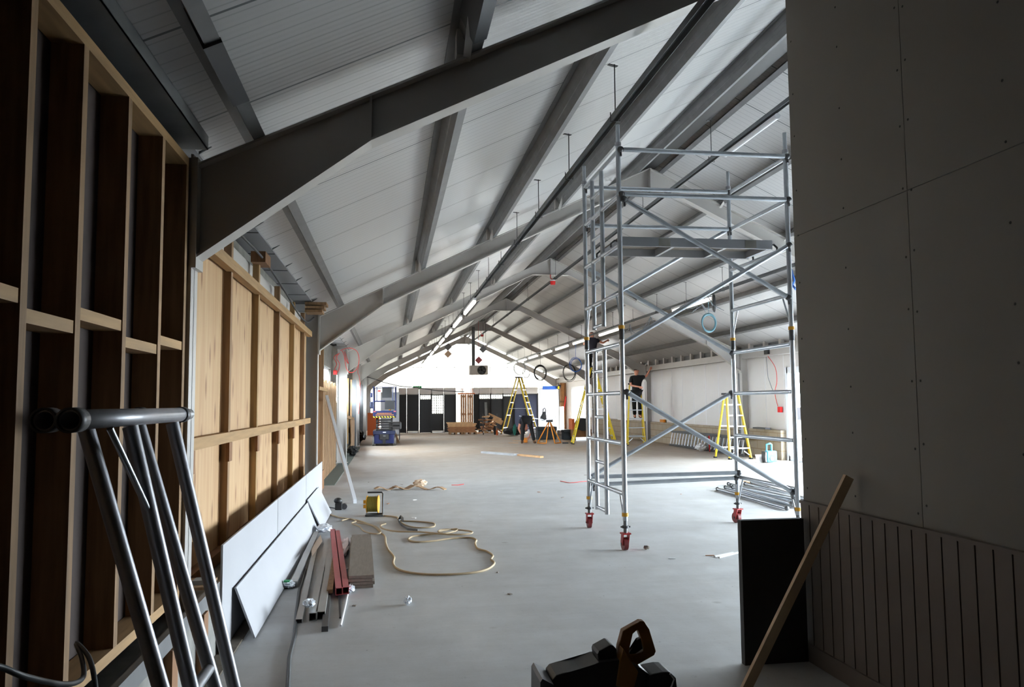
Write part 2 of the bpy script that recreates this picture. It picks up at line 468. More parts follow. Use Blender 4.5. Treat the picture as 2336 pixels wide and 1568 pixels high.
# right wall
w = MB()
OPEN = [(5.0, 14.0, 0.0, 2.55), (15.2, 18.35, 0.0, 2.28), (38.6, 42.0, 0.0, 2.3)]  # first opening is unseen, added to light the near floor
y = Y0
for a, b, z0, z1 in OPEN:
    w.box((9.86, y, 0), (10.0, a, 3.2)); w.box((9.86, a, z1), (10.0, b, 3.2)); y = b
w.box((9.86, y, 0), (10.0, Y1, 3.2))
struct(w.build('wall_right', 'white_panel'))
w = MB()
for a, b in ((14.1, 15.0), (18.5, 20.3), (20.9, 28.5), (29.1, 36.7), (37.1, 38.5)): w.box((9.72, a, 0), (9.87, b, .745))
struct(w.build('wall_right', 'blocks', org=(0, 0, 0)))
w = MB()                                                        # cover strips of the white cladding
for y in [18.5 + 1.0 * i for i in range(20)]: w.box((9.857, y, .75), (9.865, y + .012, 2.65))
struct(w.build('trim_2', 'white_pvc'))
w = MB(); w.box((9.80, 18.5, 2.84), (9.87, 38.5, 3.15)); struct(w.build('trim_3', 'galv_dull'))
# glazed doors on the right, the nearest one unseen and added for its daylight
n = 0
for a, b, z0, z1 in OPEN:
    n += 1
    fr = MB(); fr.box((9.84, a - .07, 0), (10.0, a + .06, z1 + .05)); fr.box((9.84, b - .06, 0), (10.0, b + .07, z1 + .05))
    fr.box((9.84, a, z1 - .1), (10.0, b, z1 + .05)); fr.box((9.84, a, 0), (10.0, b, .12))
    m = 2 if b - a < 4 else 5
    for i in range(1, m): y = a + (b - a) * i / m; fr.box((9.88, y - .07, .1), (9.97, y + .07, z1 - .05))
    o = struct(fr.build('door_%d' % n, 'white_pvc')); MB().box((9.93, a, .1), (9.935, b, z1 - .05)).build('pane', 'glass', o)
    if n == 2:
        MB().box((9.905, 16.85, 1.02), (9.925, 18.15, 1.33)).build('notice_sheet', mat('pale grey film', (.72, .72, .76), .6), o)
        t = MB()
        for i in range(9): t.box((9.90, 17.15 + i * .06, 1.20), (9.904, 17.19 + i * .06, 1.25))
        for i in range(8): t.box((9.90, 17.17 + i * .06, 1.12), (9.904, 17.215 + i * .06, 1.15))
        t.build('lettering', mat('grey lettering', (.5, .5, .53), .6), o)
        MB().box((9.905, 17.35, 1.42), (9.92, 17.52, 1.50)).box((9.905, 17.36, 1.55), (9.92, 17.42, 1.72)).box((9.905, 17.45, 1.57), (9.92, 17.52, 1.70)).build('blue_sticker', 'blue_cable', o)
# glazed gable at the far end
fr = MB()
for i in range(12): x = -1.5 + i * 1.04; fr.box((x - .012, 45.58, 0), (x + .012, 45.62, zt(x) + .2))
for z in (2.35, 3.6): fr.box((-1.5, 45.58, z - .012), (10, 45.6, z + .012))
o = struct(fr.build('wall_back', 'white_pvc'))
g = MB(); g.prism([(-1.6, 45.64, 0), (10, 45.64, 0), (10, 45.64, zt(10) + .25), (XC, 45.64, zt(XC) + .25), (-1.6, 45.64, zt(-1.6) + .25)], (0, .006, 0)); g.build('pane', 'frost', o)
# wall behind the camera
struct(MB().prism([(-1.7, Y0, 0), (10, Y0, 0), (10, Y0, zt(10) + .3), (XC, Y0, zt(XC) + .3), (-1.7, Y0, zt(-1.7) + .3)], (0, -.12, 0)).build('wall_front', 'black_panel'))

# boarded wall close by on the right
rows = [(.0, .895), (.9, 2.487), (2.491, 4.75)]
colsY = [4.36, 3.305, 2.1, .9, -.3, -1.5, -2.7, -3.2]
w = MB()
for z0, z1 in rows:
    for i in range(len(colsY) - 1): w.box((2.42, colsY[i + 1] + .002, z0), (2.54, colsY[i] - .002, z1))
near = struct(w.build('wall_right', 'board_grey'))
sc = MB()
for yy in (4.31, 3.83, 3.335, 3.275, 2.7, 2.13, 2.07, 1.5):
    for z in [1.0 + .3 * i + random.uniform(-.04, .04) for i in range(12)]: sc.tube((2.419, yy, z), (2.424, yy, z), .006, 8)
o = sc.build('screw_head', 'screw', near); o['kind'] = 'stuff'
w = MB(); y = 4.355
while y > -3.1: w.box((2.398, y - .091, .06), (2.42, y, .9)); w.box((2.405, y - .1, .06), (2.42, y - .09, .9)); y -= .1
w.box((2.392, -3.1, .895), (2.42, 4.36, .912))
struct(w.build('trim_4', 'bead'))
struct(MB().box((2.385, -3.1, 0), (2.42, 4.36, .10)).build('baseboard_right', 'bead'))

# ------------------------------------------------------------------ steel frames
FY = [4.62, 12.36, 20.56, 28.76, 36.96, 45.16]


def portal_frame(Y, label):
    root = thing('portal_frame', label, 'steel frame', (XC, Y, 0), 'white portal frames of the hall')
    for s, nm in ((-1, 'left'), (1, 'right')):
        def P(dx, z): return (XC + s * dx, Y, z)
        HW = XC - XL
        out = [P(HW, 2.86), P(0, zt(XC)), P(0, 4.93 + .03), P(.5, 4.95), P(HW - .97, 3.05), P(HW, 2.33)]
        out = [(p[0], Y - .006, p[2]) for p in out]
        m = MB(); m.prism(out, (0, .012, 0))
        def fl(a, b, w=.15): m.bar((a[0], Y, a[2]), (b[0], Y, b[2]), w, .014)
        fl(P(HW, 2.86), P(0, zt(XC))); fl(P(0, 4.95), P(.5, 4.95)); fl(P(.5, 4.95), P(HW - .97, 3.05)); fl(P(HW - .97, 3.05), P(HW, 2.33))
        m.box((XC + s * HW - .012, Y - .085, 2.27), (XC + s * HW + .012, Y + .085, 2.90))
        x = XC + s * (HW - .97); m.box((x - .006, Y - .07, 3.05), (x + .006, Y + .07, 3.32))
        m.build('rafter', 'steel_paint', root)
        c = MB(); xa = XC + s * (HW + .014); xb = XC + s * (HW + .26)
        c.box((xa, Y - .075, 0), (xa + s * .014, Y + .075, 2.92)); c.box((xb, Y - .075, 0), (xb - s * .014, Y + .075, 2.92)); c.box((xa, Y - .005, 0), (xb, Y + .005, 2.92))
        c.box((xa - s * .03, Y - .11, 0), (xb + s * .03, Y + .11, .02))
        c.build('column', 'steel_paint', root)
    MB().box((XC - .008, Y - .1, 4.94), (XC + .008, Y + .1, 5.392)).build('apex_plate', 'steel_paint', root)
    # purlin cleats and raking stays
    for x in (.48, 1.62, 2.75):
        z = zt(x); MB().box((x - .09, Y - .06, z), (x - .02, Y + .06, z + .16)).build('purlin_cleat', 'steel_paint', root)
    for x in (.48, 1.62, 2.75, 5.55, 6.7):
        z = zt(x); MB().bar((x - .03, Y - .04, z - .03), (x - .03, Y - .42, z + .12), .045, .006).build('fly_brace', 'steel_paint', root)
        MB().bar((x - .03, Y + .04, z - .03), (x - .03, Y + .42, z + .12), .045, .006).build('fly_brace', 'steel_paint', root)
    return root


LF = ['dark shaded white steel frame nearest the camera, its haunch meeting the stud wall',
      'second white steel portal frame, passing behind the top of the scaffold tower',
      'third white steel portal frame with a red detector under its apex',
      'fourth white steel portal frame, its right column beside the man on the ladder',
      'fifth white steel portal frame, in front of the hanging fan heater',
      'last white steel portal frame, against the bright far gable']
for Y, l in zip(FY, LF): portal_frame(Y, l)

PX_L = [-.78, .48, 1.62, 2.75, 4.06]
PX_R = [4.50, 5.55, 6.7, 7.75, 8.9]
PL = ['galvanised eaves purlin low on the left slope above the timber lining', 'galvanised roof purlin just above the eaves one on the left slope',
      'galvanised roof purlin halfway up the left slope, carrying the lamp hangers', 'galvanised roof purlin next below the ridge on the left slope',
      'galvanised purlin on the left side of the ridge, beside the black gap',
      'galvanised purlin on the right side of the ridge, beside the black gap', 'galvanised roof purlin next below the ridge on the right slope',
      'galvanised roof purlin halfway down the right slope, carrying the lamp row', 'galvanised roof purlin second from the eaves on the right slope',
      'galvanised eaves purlin low on the right slope above the white wall']
for x, l in zip(PX_L + PX_R, PL):
    s = 1 if x < XC else -1
    n = sqrt(1 + SL * SL); u = Vector((s, 0, SL)) / n; nr = Vector((-s * SL, 0, 1)) / n
    b = Vector((x, 0, zt(x) + .012)); t = .006
    m = MB()
    def q(a, c): return b + u * a + nr * c
    prof = [q(0, 0), q(.07, 0), q(.07, .018), q(.07 - t, .018), q(.07 - t, t), q(t, t), q(t, .185), q(-.06, .185), q(-.06, .185 - t), q(0, .185 - t), q(0, .12), q(-.006, .115), q(-.006, .075), q(0, .07)]
    m.prism([(p.x, Y0 + .05, p.z) for p in prof], (0, Y1 - Y0 - .2, 0))
    o = m.build('roof_purlin', 'galv' if x != 8.9 else 'galv'); tag(o, l, 'purlin', 'galvanised roof purlins')
    # sleeves where lengths join
for k, (x, y) in enumerate(((-.78, 3.35), (.48, 3.75))):
    s = 1; n = sqrt(1 + SL * SL); u = Vector((s, 0, SL)) / n; nr = Vector((-SL, 0, 1)) / n; b = Vector((x, 0, zt(x)))
    pr = [b + u * a + nr * c for a, c in ((-.008, -.004), (.078, -.004), (.078, .02), (.0, .02), (0, .19), (-.008, .19))]
    o = MB().prism([(p.x, y, p.z) for p in pr], (0, .65, 0)).build('purlin_sleeve', 'dark_steel')
    tag(o, ('dark steel joint sleeve on the lowest left purlin before the nearest frame', 'dark steel joint sleeve on the second left purlin before the nearest frame')[k], 'bracket')
o = MB().box((XC - .10, Y0, 5.40), (XC + .10, Y1 - .3, 5.415)).build('ridge_strip', 'black'); tag(o, 'black strip running along the ridge between two purlins', 'ridge strip')
# eaves channel on the left and the edge brackets
o = MB().box((-1.25, Y0, 2.985), (-1.245, 4.65, 3.04)).box((-1.25, Y0, 2.98), (-1.05, 4.65, 2.988)).box((-1.055, Y0, 2.98), (-1.05, 4.65, 3.06)).build('eaves_channel', 'galv')
tag(o, 'galvanised eaves channel with a cut end above the dark stud wall', 'channel')
ec = MB()
for i in range(1, 46):
    y = i * 1.0 - .1; ec.bar((-1.165, y, 3.035), (-1.09, y, 3.085), .012, .014)
struct(ec.build('trim_5', 'galv_dull'))
# right eaves beam and stub posts
for k in range(5):
    a, b = FY[k] + .1, FY[k + 1] - .1
    o = MB().box((9.66, a, 2.66), (9.82, b, 2.85)).build('eaves_beam', 'steel_paint')
    tag(o, 'white eaves beam on the right wall in the %s bay from the camera' % ORD[k], 'beam', 'white eaves beams on the right wall')
    if k < 2: continue
for i in range(30):
    y = 13.2 + i * .85
    if any(abs(y - f) < .25 for f in FY): continue
    o = MB().box((9.70, y, 2.852), (9.80, y + .12, 3.06)).build('stub_post', 'steel_paint'); tag(o, 'short grey stub post on top of the white eaves beam', 'post', 'stub posts on the right eaves beam')
for k, Y in ((3, FY[3]), (2, FY[2])):
    o = MB().box((9.72, Y + .12, 0), (9.84, Y + .17, 2.65)).box((9.72, Y + .12, 0), (9.73, Y + .30, 2.65)).build('cladding_post', 'galv_dull')
    tag(o, 'dark grey steel post just behind the %s right-hand column' % ORD[k], 'post', 'dark steel posts behind the columns')

# ------------------------------------------------------------------ timber stud wall (near left)
root = thing('stud_wall', 'dark open timber stud wall with noggins at the left of the camera', 'stud wall', (-1.15, 2.2, .46))
studs = [2.595, 3.02, 3.52, 4.03, 4.49, 2.12, 1.66, 1.2, .74, .28, -.2]
for y in studs: MB().box((-1.235, y - .023, .51), (-1.12, y + .023, 2.835)).build('stud', 'timber_dim', root)
MB().box((-1.235, -.5, 2.835), (-1.12, 4.513, 2.885)).build('top_plate', 'timber_h', root)
MB().box((-1.235, -.5, .463), (-1.12, 4.513, .51)).build('bottom_plate', 'timber_h', root)
for i, (a, b, z) in enumerate(((2.595, 3.02, 1.785), (3.02, 3.52, 1.84), (3.52, 4.03, 1.775), (4.03, 4.49, 1.825), (2.12, 2.595, 1.84), (1.66, 2.12, 1.8))):
    MB().box((-1.235, a + .025, z - .023), (-1.125, b - .025, z + .023)).build('noggin', 'timber_h', root)
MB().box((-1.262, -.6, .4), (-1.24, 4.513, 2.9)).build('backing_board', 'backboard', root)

# plywood lined section with studs standing proud
root = thing('plywood_lining', 'pale plywood sheets on timber framing beyond the dark studs', 'wall lining', (-1.25, 8, .4))
for a, b in ((4.98, 6.13), (6.15, 7.40), (7.42, 8.75), (8.77, 10.1), (10.12, 11.3), (11.32, 12.1)):
    MB().box((-1.285, a, .40), (-1.262, b, 2.60)).build('plywood_sheet', 'ply', root)
SY = [6.2, 7.46, 8.82, 10.16, 11.35]
for i, y in enumerate(SY):
    MB().box((-1.262, y - .035, .44), (-1.205, y + .035, [2.93, 2.86, 2.80, 2.80, 2.80][i])).build('stud', 'timber_old' if i % 2 == 0 else 'timber', root)
MB().box((-1.24, 5.0, 2.52), (-1.175, 12.1, 2.60)).build('top_rail', 'timber_h', root)
MB().box((-1.24, 4.75, 1.225), (-1.185, 12.1, 1.30)).build('middle_rail', 'timber_h', root)
for y in [5.05] + SY: MB().box((-1.215, y - .06, 1.08), (-1.19, y + .05, 1.222)).build('packing_block', 'timber_red', root)
MB().box((-1.262, 4.95, .38), (-1.20, 12.1, .46)).build('bottom_rail', 'timber_red', root)
MB().box((-1.26, 7.3, 2.80), (-1.13, 7.6, 2.90)).build('head_block', 'timber_red', root)
o = MB().box((-1.33, 4.7, 2.58), (-1.30, 12.1, 2.82)).build('insulation_strip', 'white_panel'); tag(o, 'strip of white board showing above the plywood lining', 'board')
o = MB().box((-1.3, 4.72, .47), (-1.20, 4.90, 2.35)).build('plasterboard_offcut', 'white_panel'); tag(o, 'narrow pale panel between the dark studs and the first plywood sheet', 'panel')
# blockwork top course behind
o = MB().box((-1.495, 4.75, 2.55), (-1.42, 12.1, 3.02)).build('blockwork', 'block'); tag(o, 'grey blockwork course showing behind the lining under the soffit', 'blockwork')
# brown fillet blocks at the end of the eaves
for i in range(3):
    o = MB().box((-1.25, 11.75 + .0, 2.86 + i * .055), (-1.0 + .03 * i, 12.1, 2.90 + i * .055)).build('timber_packer', 'timber_old'); tag(o, 'short timber packer stacked on the second left column head', 'packer', 'timber packers at the second column')
# cable along the studs
pts = [at(533, 520, 0, -1.16), at(600, 590, 0, -1.16), at(650, 665, 0, -1.16), at(680, 715, 0, -1.16), at(700, 735, 0, -1.15), at(716, 725, 0, -1.13)]
o = MB().path(spline(pts), .012, 6).build('slack_cable', 'black_cable'); tag(o, 'grey cable sagging across the stud tops of the plywood lining', 'cable')

# ledge, channel and boards low on the left
o = MB().box((-1.03, .5, .375), (-1.0, 4.95, .455)).box((-1.12, .5, .375), (-1.03, 4.95, .385)).build('ledge_channel', 'galv'); tag(o, 'galvanised channel rail along the foot of the stud wall', 'rail')
o = MB().box((-1.20, 4.72, .458), (-1.02, 4.98, .475)).build('board_offcut', 'timber_old'); tag(o, 'scrap board offcut lying on the end of the metal rail', 'offcut')
o = MB().cbox((-1.08, 4.82, .488), (.07, .09, .026)).build('mortar_scrap', 'block'); tag(o, 'lump of mortar scrap on the offcut at the rail end', 'rubble')
for i, y in enumerate((4.52, 3.9)):
    o = MB().box((-1.03, y, 0), (-.99, y + .10, .37)).build('timber_prop', 'timber_red'); tag(o, ('upright timber block under the rail near the plasterboard', 'upright timber block under the rail behind the leaning tubes')[i], 'block')
# rebate strip of rough ground along the wall
o = MB().box((-1.03, 3.2, 0), (-.93, 12.0, .012)).build('mortar_strip', mat('rough dirt', (.40, .36, .31), .95, var=.4, scale=12, bump=.6)); tag(o, 'strip of dirt and mortar along the foot of the left wall', 'dirt')

for k, (a, b) in enumerate(((5.02, 7.35), (7.37, 9.75), (9.77, 12.0))):
    o = MB().bar((-1.005, a, .0 + .33), (-1.005, b, .33), .0125, .65).build('plasterboard_sheet', 'plasterboard')
    tag(o, 'white plasterboard sheet stood upright against the low wall, %s from the camera' % ORD[k], 'board', 'upright plasterboard sheets')
for k, (a, b, dz, dx) in enumerate(((5.32, 10.0, 0, 0), (9.7, 11.2, .03, .05))):
    p0, p1 = Vector((-.985, 0, .33 + dz)), Vector((-.862 + dx, 0, .008))
    m = MB().prism([(p0.x, a, p0.z), (p1.x, a, p1.z), (p1.x + .012, a, p1.z + .004), (p0.x + .012, a, p0.z + .004)], (0, b - a, 0))
    o = m.build('plasterboard_strip', 'plasterboard'); tag(o, ('long white plasterboard strip leaning on the upright sheets', 'short white plasterboard strip leaning at the foot of the second column')[k], 'board')

# ------------------------------------------------------------------ lamps and trunking
TZ = 3.755


def lamp_proto():
    r = thing('batten_light', 'x', 'light fitting', (0, 0, 0), 'lit fluorescent battens on the trunking')
    MB().box((-.035, 0, 0), (.035, 2.3, .05)).build('lamp_body', 'lamp_body', r)
    MB().path([(0, .06, -.035), (0, 2.24, -.035)], .034, 10).build('diffuser', 'tube_on', r)
    return r


LP = lamp_proto(); LPcm = {LP.name: kids(LP)}
for c in kids(LP): LPcm[c.name] = []
first = True
for i in range(9):
    y = 16.5 + 3.28 * i
    if i == 0: o = LP; o.location = (1.776, y, TZ - .055); o['label'] = 'nearest lit fluorescent batten on the left-hand lamp row'
    else: o = dup(LP, (1.776, y, TZ - .055), 0, '%s lit fluorescent batten from the camera on the left-hand lamp row' % ORD[i].capitalize(), LPcm)
for i, y in enumerate([15.6, 22.3, 26.0, 29.1, 32.2, 35.4, 38.4, 41.6]):
    o = dup(LP, (6.72, y, 3.70 - .0), 0, '%s lit fluorescent batten from the camera on the right-hand lamp row' % ORD[i].capitalize(), LPcm)


def trunking(x, z, y0, y1, label):
    m = MB(); m.box((x - .028, y0, z + .0), (x - .024, y1, z + .05)); m.box((x + .024, y0, z), (x + .028, y1, z + .05)); m.box((x - .028, y0, z + .046), (x + .028, y1, z + .05))
    o = m.build('lighting_trunking', 'galv_dull'); return tag(o, label, 'trunking')


trunking(1.776, TZ, 3.0, 45, 'long metal lighting trunking hung below the left roof slope')
trunking(6.72, 3.755, 8.0, 45, 'long metal lighting trunking hung below the right roof slope')
trunking(4.35, 4.79, 5.2, 44, 'lighting trunking hung directly under the ridge')
o = MB().box((4.32, 6.9, 4.74), (4.38, 7.75, 4.785)).build('batten_light', 'lamp_body')
r = thing('batten_light', 'unlit white batten lamp hanging under the ridge trunking near the board wall', 'light fitting', (4.35, 7.0, 4.7))
o.name = 'lamp_body'; o.parent = r; o.location = Vector(o.location) - Vector(r.location); ORI[o.name] = Vector(r.location)
MB().path([(4.35, 8.1, 4.735), (4.35, 9.5, 4.735)], .035, 10).build('diffuser', 'tube_off', r)
for row, (x, z) in enumerate(((1.776, TZ), (6.72, 3.755), (4.35, 4.79))):
    nm = ('left', 'right', 'ridge')[row]
    ys = [5.9 + 1.64 * i for i in range(24)] if row == 0 else ([15.0 + 2.0 * i for i in range(15)] if row == 1 else [7.68, 9.95, 12.9, 16.5, 20.2, 24.5, 29, 33])
    for i, y in enumerate(ys):
        top = zt(x) + (.0 if row < 2 else .0)
        m = MB(); m.tube((x, y, z + .05), (x, y, top), .005, 6)
        m.path([(x - .04, y, z + .06), (x - .04, y, z - .012), (x + .04, y, z - .012), (x + .04, y, z + .06), (x, y, z + .08)], .005, 5)
        m.bar((x - .05, y, top - .004), (x + .03, y + .03, top - .004), .03, .006)
        o = m.build('hanger_rod', 'dark_steel'); tag(o, 'thin metal rod holding the %s lighting trunking to the roof' % nm, 'hanger', 'hanger rods of the %s trunking' % nm)


def coil(c, r, m, label, n=4, ax=0.3, th=.012):
    b = MB()
    for k in range(n):
        rr = r * random.uniform(.9, 1.05); off = Vector((random.uniform(-.02, .02), random.uniform(-.03, .03), random.uniform(-.02, .02)))
        b.path([Vector(c) + off + Vector((cos(t) * rr * cos(ax), cos(t) * rr * sin(ax), sin(t) * rr)) for t in [2 * pi * i / 22 for i in range(22)]], th, 6, closed=True)
    b.tube((c[0], c[1], c[2] + r), (c[0], c[1], 3.803), .006, 5)
    o = b.build('cable_coil', m); return tag(o, label, 'coil of cable')


coil((6.72, 15.75, 3.17), .19, mat('blue green cable', (.35, .50, .55), .5), 'large blue and grey cable coil hanging above the right wall, nearest of all coils', 6)
coil((6.72, 15.45, 3.55), .17, 'black_cable', 'black cable coil hung just above the big blue one', 7, 1.25)
coil((6.72, 27.9, 2.87), .26, M['blue_cable'], 'thin blue cable ring hanging beside the man high on the tall ladder', 3, .3, .009)
coil((6.72, 29.0, 2.62), .32, 'black_cable', 'dark cable coil hanging just left of the thin blue ring', 3, .5, .010)
coil((6.72, 34.8, 2.85), .33, 'black_cable', 'thick dark cable coil hanging right of the big yellow stepladder top', 6, .4, .011)
coil((6.72, 40.5, 3.3), .34, 'grey_cable', 'grey cable coil hanging at the far end above the yellow stepladder', 3, .3, .012)
coil((6.72, 38.6, 3.0), .25, mat('pale cable', (.68, .70, .72), .5), 'faint pale cable loop hanging above the yellow stepladder', 2, .6, .012)
o = MB().path([at(1800, 604, 0, 6.72), at(1804, 625, 0, 6.72), at(1800, 645, 0, 6.72), at(1807, 655, 0, 6.72), at(1812, 640, 0, 6.72), at(1805, 615, 0, 6.72), at(1800, 640, 0, 6.74), at(1815, 660, 0, 6.72)], .02, 6).build('cable_bundle', 'blue_cable'); tag(o, 'bundle of blue and green cable ends hanging beside the board wall edge', 'cable')
for k, (y, x) in enumerate(((15.3, 6.5), (16.2, 6.7), (19.5, 6.72), (21.3, 6.72))):
    b = MB()
    for j in range(5):
        p = Vector((x, y, 3.72)); d = Vector((random.uniform(-.5, .5), random.uniform(-.3, .8), -random.uniform(.15, .4)))
        b.path([p, p + d * .4 + Vector((0, 0, -.1)), p + d], .006, 5)
    o = b.build('loose_wires', 'grey_cable'); tag(o, 'loose wire ends dangling from the right lighting trunking', 'wires', 'loose wires under the right trunking')
# smoke detectors
for Y, l in ((20.40, 'red detector hanging under the apex of the third frame'), (36.8, 'small red detector hanging under the apex of the fifth frame')):
    r = thing('smoke_detector', l, 'detector', (XC + .02, Y, 4.55))
    MB().path([(XC - .03, Y, 4.94), (XC - .03, Y, 4.84), (XC + .02, Y, 4.80)], .012, 6).build('bracket', 'red', r)
    MB().tube((XC + .03, Y, 4.79), (XC + .03, Y, 4.76), .07, 14).build('base', 'white_pvc', r)
    MB().tube((XC + .03, Y, 4.755), (XC + .03, Y, 4.66), .075, 14, .06).build('sensor', 'red', r)

# ------------------------------------------------------------------ scaffold tower
root = thing('scaffold_tower', 'tall aluminium mobile scaffold tower on red casters standing in the hall', 'scaffold tower', (3.29, 8.47, 0))
SX0, SX1, SY0, SY1 = 2.355, 4.235, 7.75, 9.2
R_ = .0254


def part(m, name, mt='alu'): return m.build(name, mt, root)


posts = [(SX0, SY0), (SX0, SY1), (SX1, SY1), (SX1, SY0)]
for x, y in posts:
    sp = MB(); sp.tube((x, y, .30), (x, y, 2.27), R_, 16); sp.tube((x, y, 2.27), (x, y, 4.22), R_, 16); sp.tube((x, y, 4.22), (x, y, 4.41), R_ * .86, 14)
    part(sp, 'upright')
    for z in (.36, 2.27, 4.20):
        part(MB().tube((x, y, z - .018), (x, y, z + .018), R_ + .008, 14), 'collar', M['yellow_dull'] if z < 3 else 'grey_alu')
    part(MB().tube((x, y, 2.14), (x, y, 2.25), R_ + .003, 14), 'spigot_joint', 'dark_steel')
    # adjustable leg and caster
    part(MB().tube((x, y, .17), (x, y, .31), R_ * .8, 12), 'adjusting_leg', 'galv')
    part(MB().tube((x, y, .225), (x, y, .25), R_ + .01, 12).bar((x - .05, y, .238), (x + .05, y, .238), .012, .014), 'adjusting_nut', 'dark_steel')
    a = random.choice((.05, -.05)) if (x, y) != (SX1, SY1) else .25
    d = Vector((cos(a), sin(a), 0)); e = Vector((-sin(a), cos(a), 0)); P = Vector((x, y, 0))
    c = MB(); c.bar(P + d * -.045 + Vector((0, 0, .172)), P + d * .045 + Vector((0, 0, .172)), .09, .014)
    for s in (-1, 1): c.bar(P + d * .032 * s + Vector((0, 0, .17)), P + d * .030 * s + e * .03 + Vector((0, 0, .06)), .008, .06, e)
    part(c, 'caster_fork', 'caster_red')
    part(MB().tube(P + d * -.022 + e * .03 + Vector((0, 0, .0655)), P + d * .022 + e * .03 + Vector((0, 0, .0655)), .065, 20), 'caster_wheel', 'dark_red')
    part(MB().tube(P + d * -.04 + e * .03 + Vector((0, 0, .0655)), P + d * .04 + e * .03 + Vector((0, 0, .0655)), .012, 8), 'axle', 'dark_steel')
RZ = [.565, 1.075, 1.592, 2.10, 2.63, 3.14, 3.66]
for k, x in enumerate((SX0, SX1)):
    for z in RZ: part(MB().tube((x, SY0 + R_, z), (x, SY1 - R_, z), R_ * .92, 14), 'end_rail')
    for z in (.565, 2.63):
        for yy, s in ((SY0, 1), (SY1, -1)): part(MB().tube((x, yy + s * .16, z - .02), (x, yy + s * .02, z - .30), .010, 8), 'gusset_brace')
    part(MB().tube((x, SY0 + R_, 4.13), (x, SY1 - R_, 4.13), R_ * .92, 14), 'end_rail')
# climbing ladder built into the left end
for (z0, z1) in ((.27, 2.08), (2.34, 4.13)):
    for y in (8.83, 8.42): part(MB().tube((SX0 - .0, y, z0), (SX0 - .0, y, z1), R_, 14), 'ladder_stile')
for z in (.30, .82, 1.33, 1.85, 2.37, 2.88, 3.40, 3.9): part(MB().tube((SX0, 8.42, z), (SX0, 8.83, z), R_ * .8, 12), 'ladder_rung')


def coupler(p):
    b = MB(); b.ball(p, .034, 12, 8, (1, 1.1, 1)); b.bar((p[0], p[1], p[2] - .02), (p[0], p[1] - .01, p[2] - .075), .018, .02); part(b, 'coupler', 'dark_steel')


def brace(p, q):
    p = Vector(p); q = Vector(q); d = (q - p).normalized(); part(MB().tube(p + d * .03, q - d * .03, R_ * .95, 14), 'brace'); coupler(p); coupler(q)


o_ = .052
for y, s in ((SY0, -1), (SY1, -1)):
    for z in (4.13, 3.655): brace((SX0 + .01, y + s * o_, z), (SX1 - .01, y + s * o_, z))
brace((SX0 + .03, SY1 + .052, .60), (SX1, SY1 - .06, .62))
brace((SX0 + .04, SY1 - .06, .52), (SX1 - .06, SY1 - .10, .56))
brace((SX0 + .03, SY0 - .04, 1.60), (SX1 - .02, SY0 + .06, .53))
brace((SX0 + .02, SY1 + .03, .60), (SX1 - .02, SY1 + .05, 1.60))
brace((SX0 + .02, SY0 + .06, 2.10), (SX1 - .02, SY0 - .05, 3.16))
brace((SX0 + .04, SY0 - .05, 3.60), (SX1 - .02, SY0 - .0, 2.60))
brace((SX0 + .02, SY1 + .05, 2.62), (SX1 - .02, SY1 + .0, 3.66))
brace((SX0 + .02, SY1 + .06, 3.16), (SX1 - .02, SY1 - .0, 2.10))
# trapdoor platform
pl = [(SX0 + .0, 7.98, 3.13), (SX1, 8.56, 3.19)]
pr = MB(); pr.box((2.42, 7.98, 3.17), (4.17, 8.0, 3.27)); pr.box((2.42, 8.56, 3.17), (4.17, 8.58, 3.27)); part(pr, 'platform_side_rail', 'alu_plain')
part(MB().box((2.42, 8.0, 3.255), (4.17, 8.56, 3.268)), 'platform_deck', 'stack_board')
for x in (2.42, 3.02, 3.62, 4.13): part(MB().box((x, 8.0, 3.175), (x + .035, 8.56, 3.25)), 'platform_cross_member', 'alu_plain')
for x in (SX0 + .02, SX1 - .05):
    for y in (7.99, 8.57):
        s = -1 if x < 3 else 1
        part(MB().path([(x + .05 * (1 if s < 0 else -.2), y, 3.22), (x + s * .005, y, 3.225), (x + s * .045 , y, 3.19), (x + s * .045, y, 3.15)], .012, 8), 'platform_hook', 'dark_steel')
for x in (2.86, 3.85): part(MB().box((x, 7.974, 3.175), (x + .13, 7.981, 3.262)), 'label_plate', 'block')

# ------------------------------------------------------------------ scaffold frames leaning at the front left
def lean_frame(label, X, ya, yb, legs, slope, tie, br):
    z0 = 1.465; r = thing('scaffold_section', label, 'scaffold', (X, (ya + yb) / 2, 0))
    MB().pipe((X, ya, z0), (X, yb, z0), .027, .004, 20).build('upright', 'grey_alu', r)
    MB().pipe((X, ya - .012, z0), (X, ya + .05, z0), .033, .005, 20).build('collar', 'dark_steel', r)
    MB().pipe((X, yb - .07, z0), (X, yb - .02, z0), .031, .004, 20).build('collar', 'dark_steel', r)
    MB().tube((X, yb - .02, z0), (X, yb + .07, z0), .022, 16).build('spigot', 'alu', r)
    bx = X + slope * z0
    def P(y, t): return (X + slope * z0 * t, y, z0 * (1 - t))
    for y in legs: MB().tube(P(y, .02), P(y, .985), .0235, 18).build('rail', 'grey_alu', r)
    MB().pipe((P(ya, .985)[0], ya, P(ya, .985)[2] + .012), (P(ya, .985)[0], yb, P(ya, .985)[2] + .012), .025, .004, 18).build('upright', 'grey_alu', r)
    if tie: MB().tube(P(legs[0], tie), P(legs[1], tie), .020, 16).build('stile', 'grey_alu', r)
    if br: MB().tube(P(legs[0] - .18, .02), P(legs[0] - .01, .20), .010, 10).build('gusset_brace', 'alu', r)
    return r


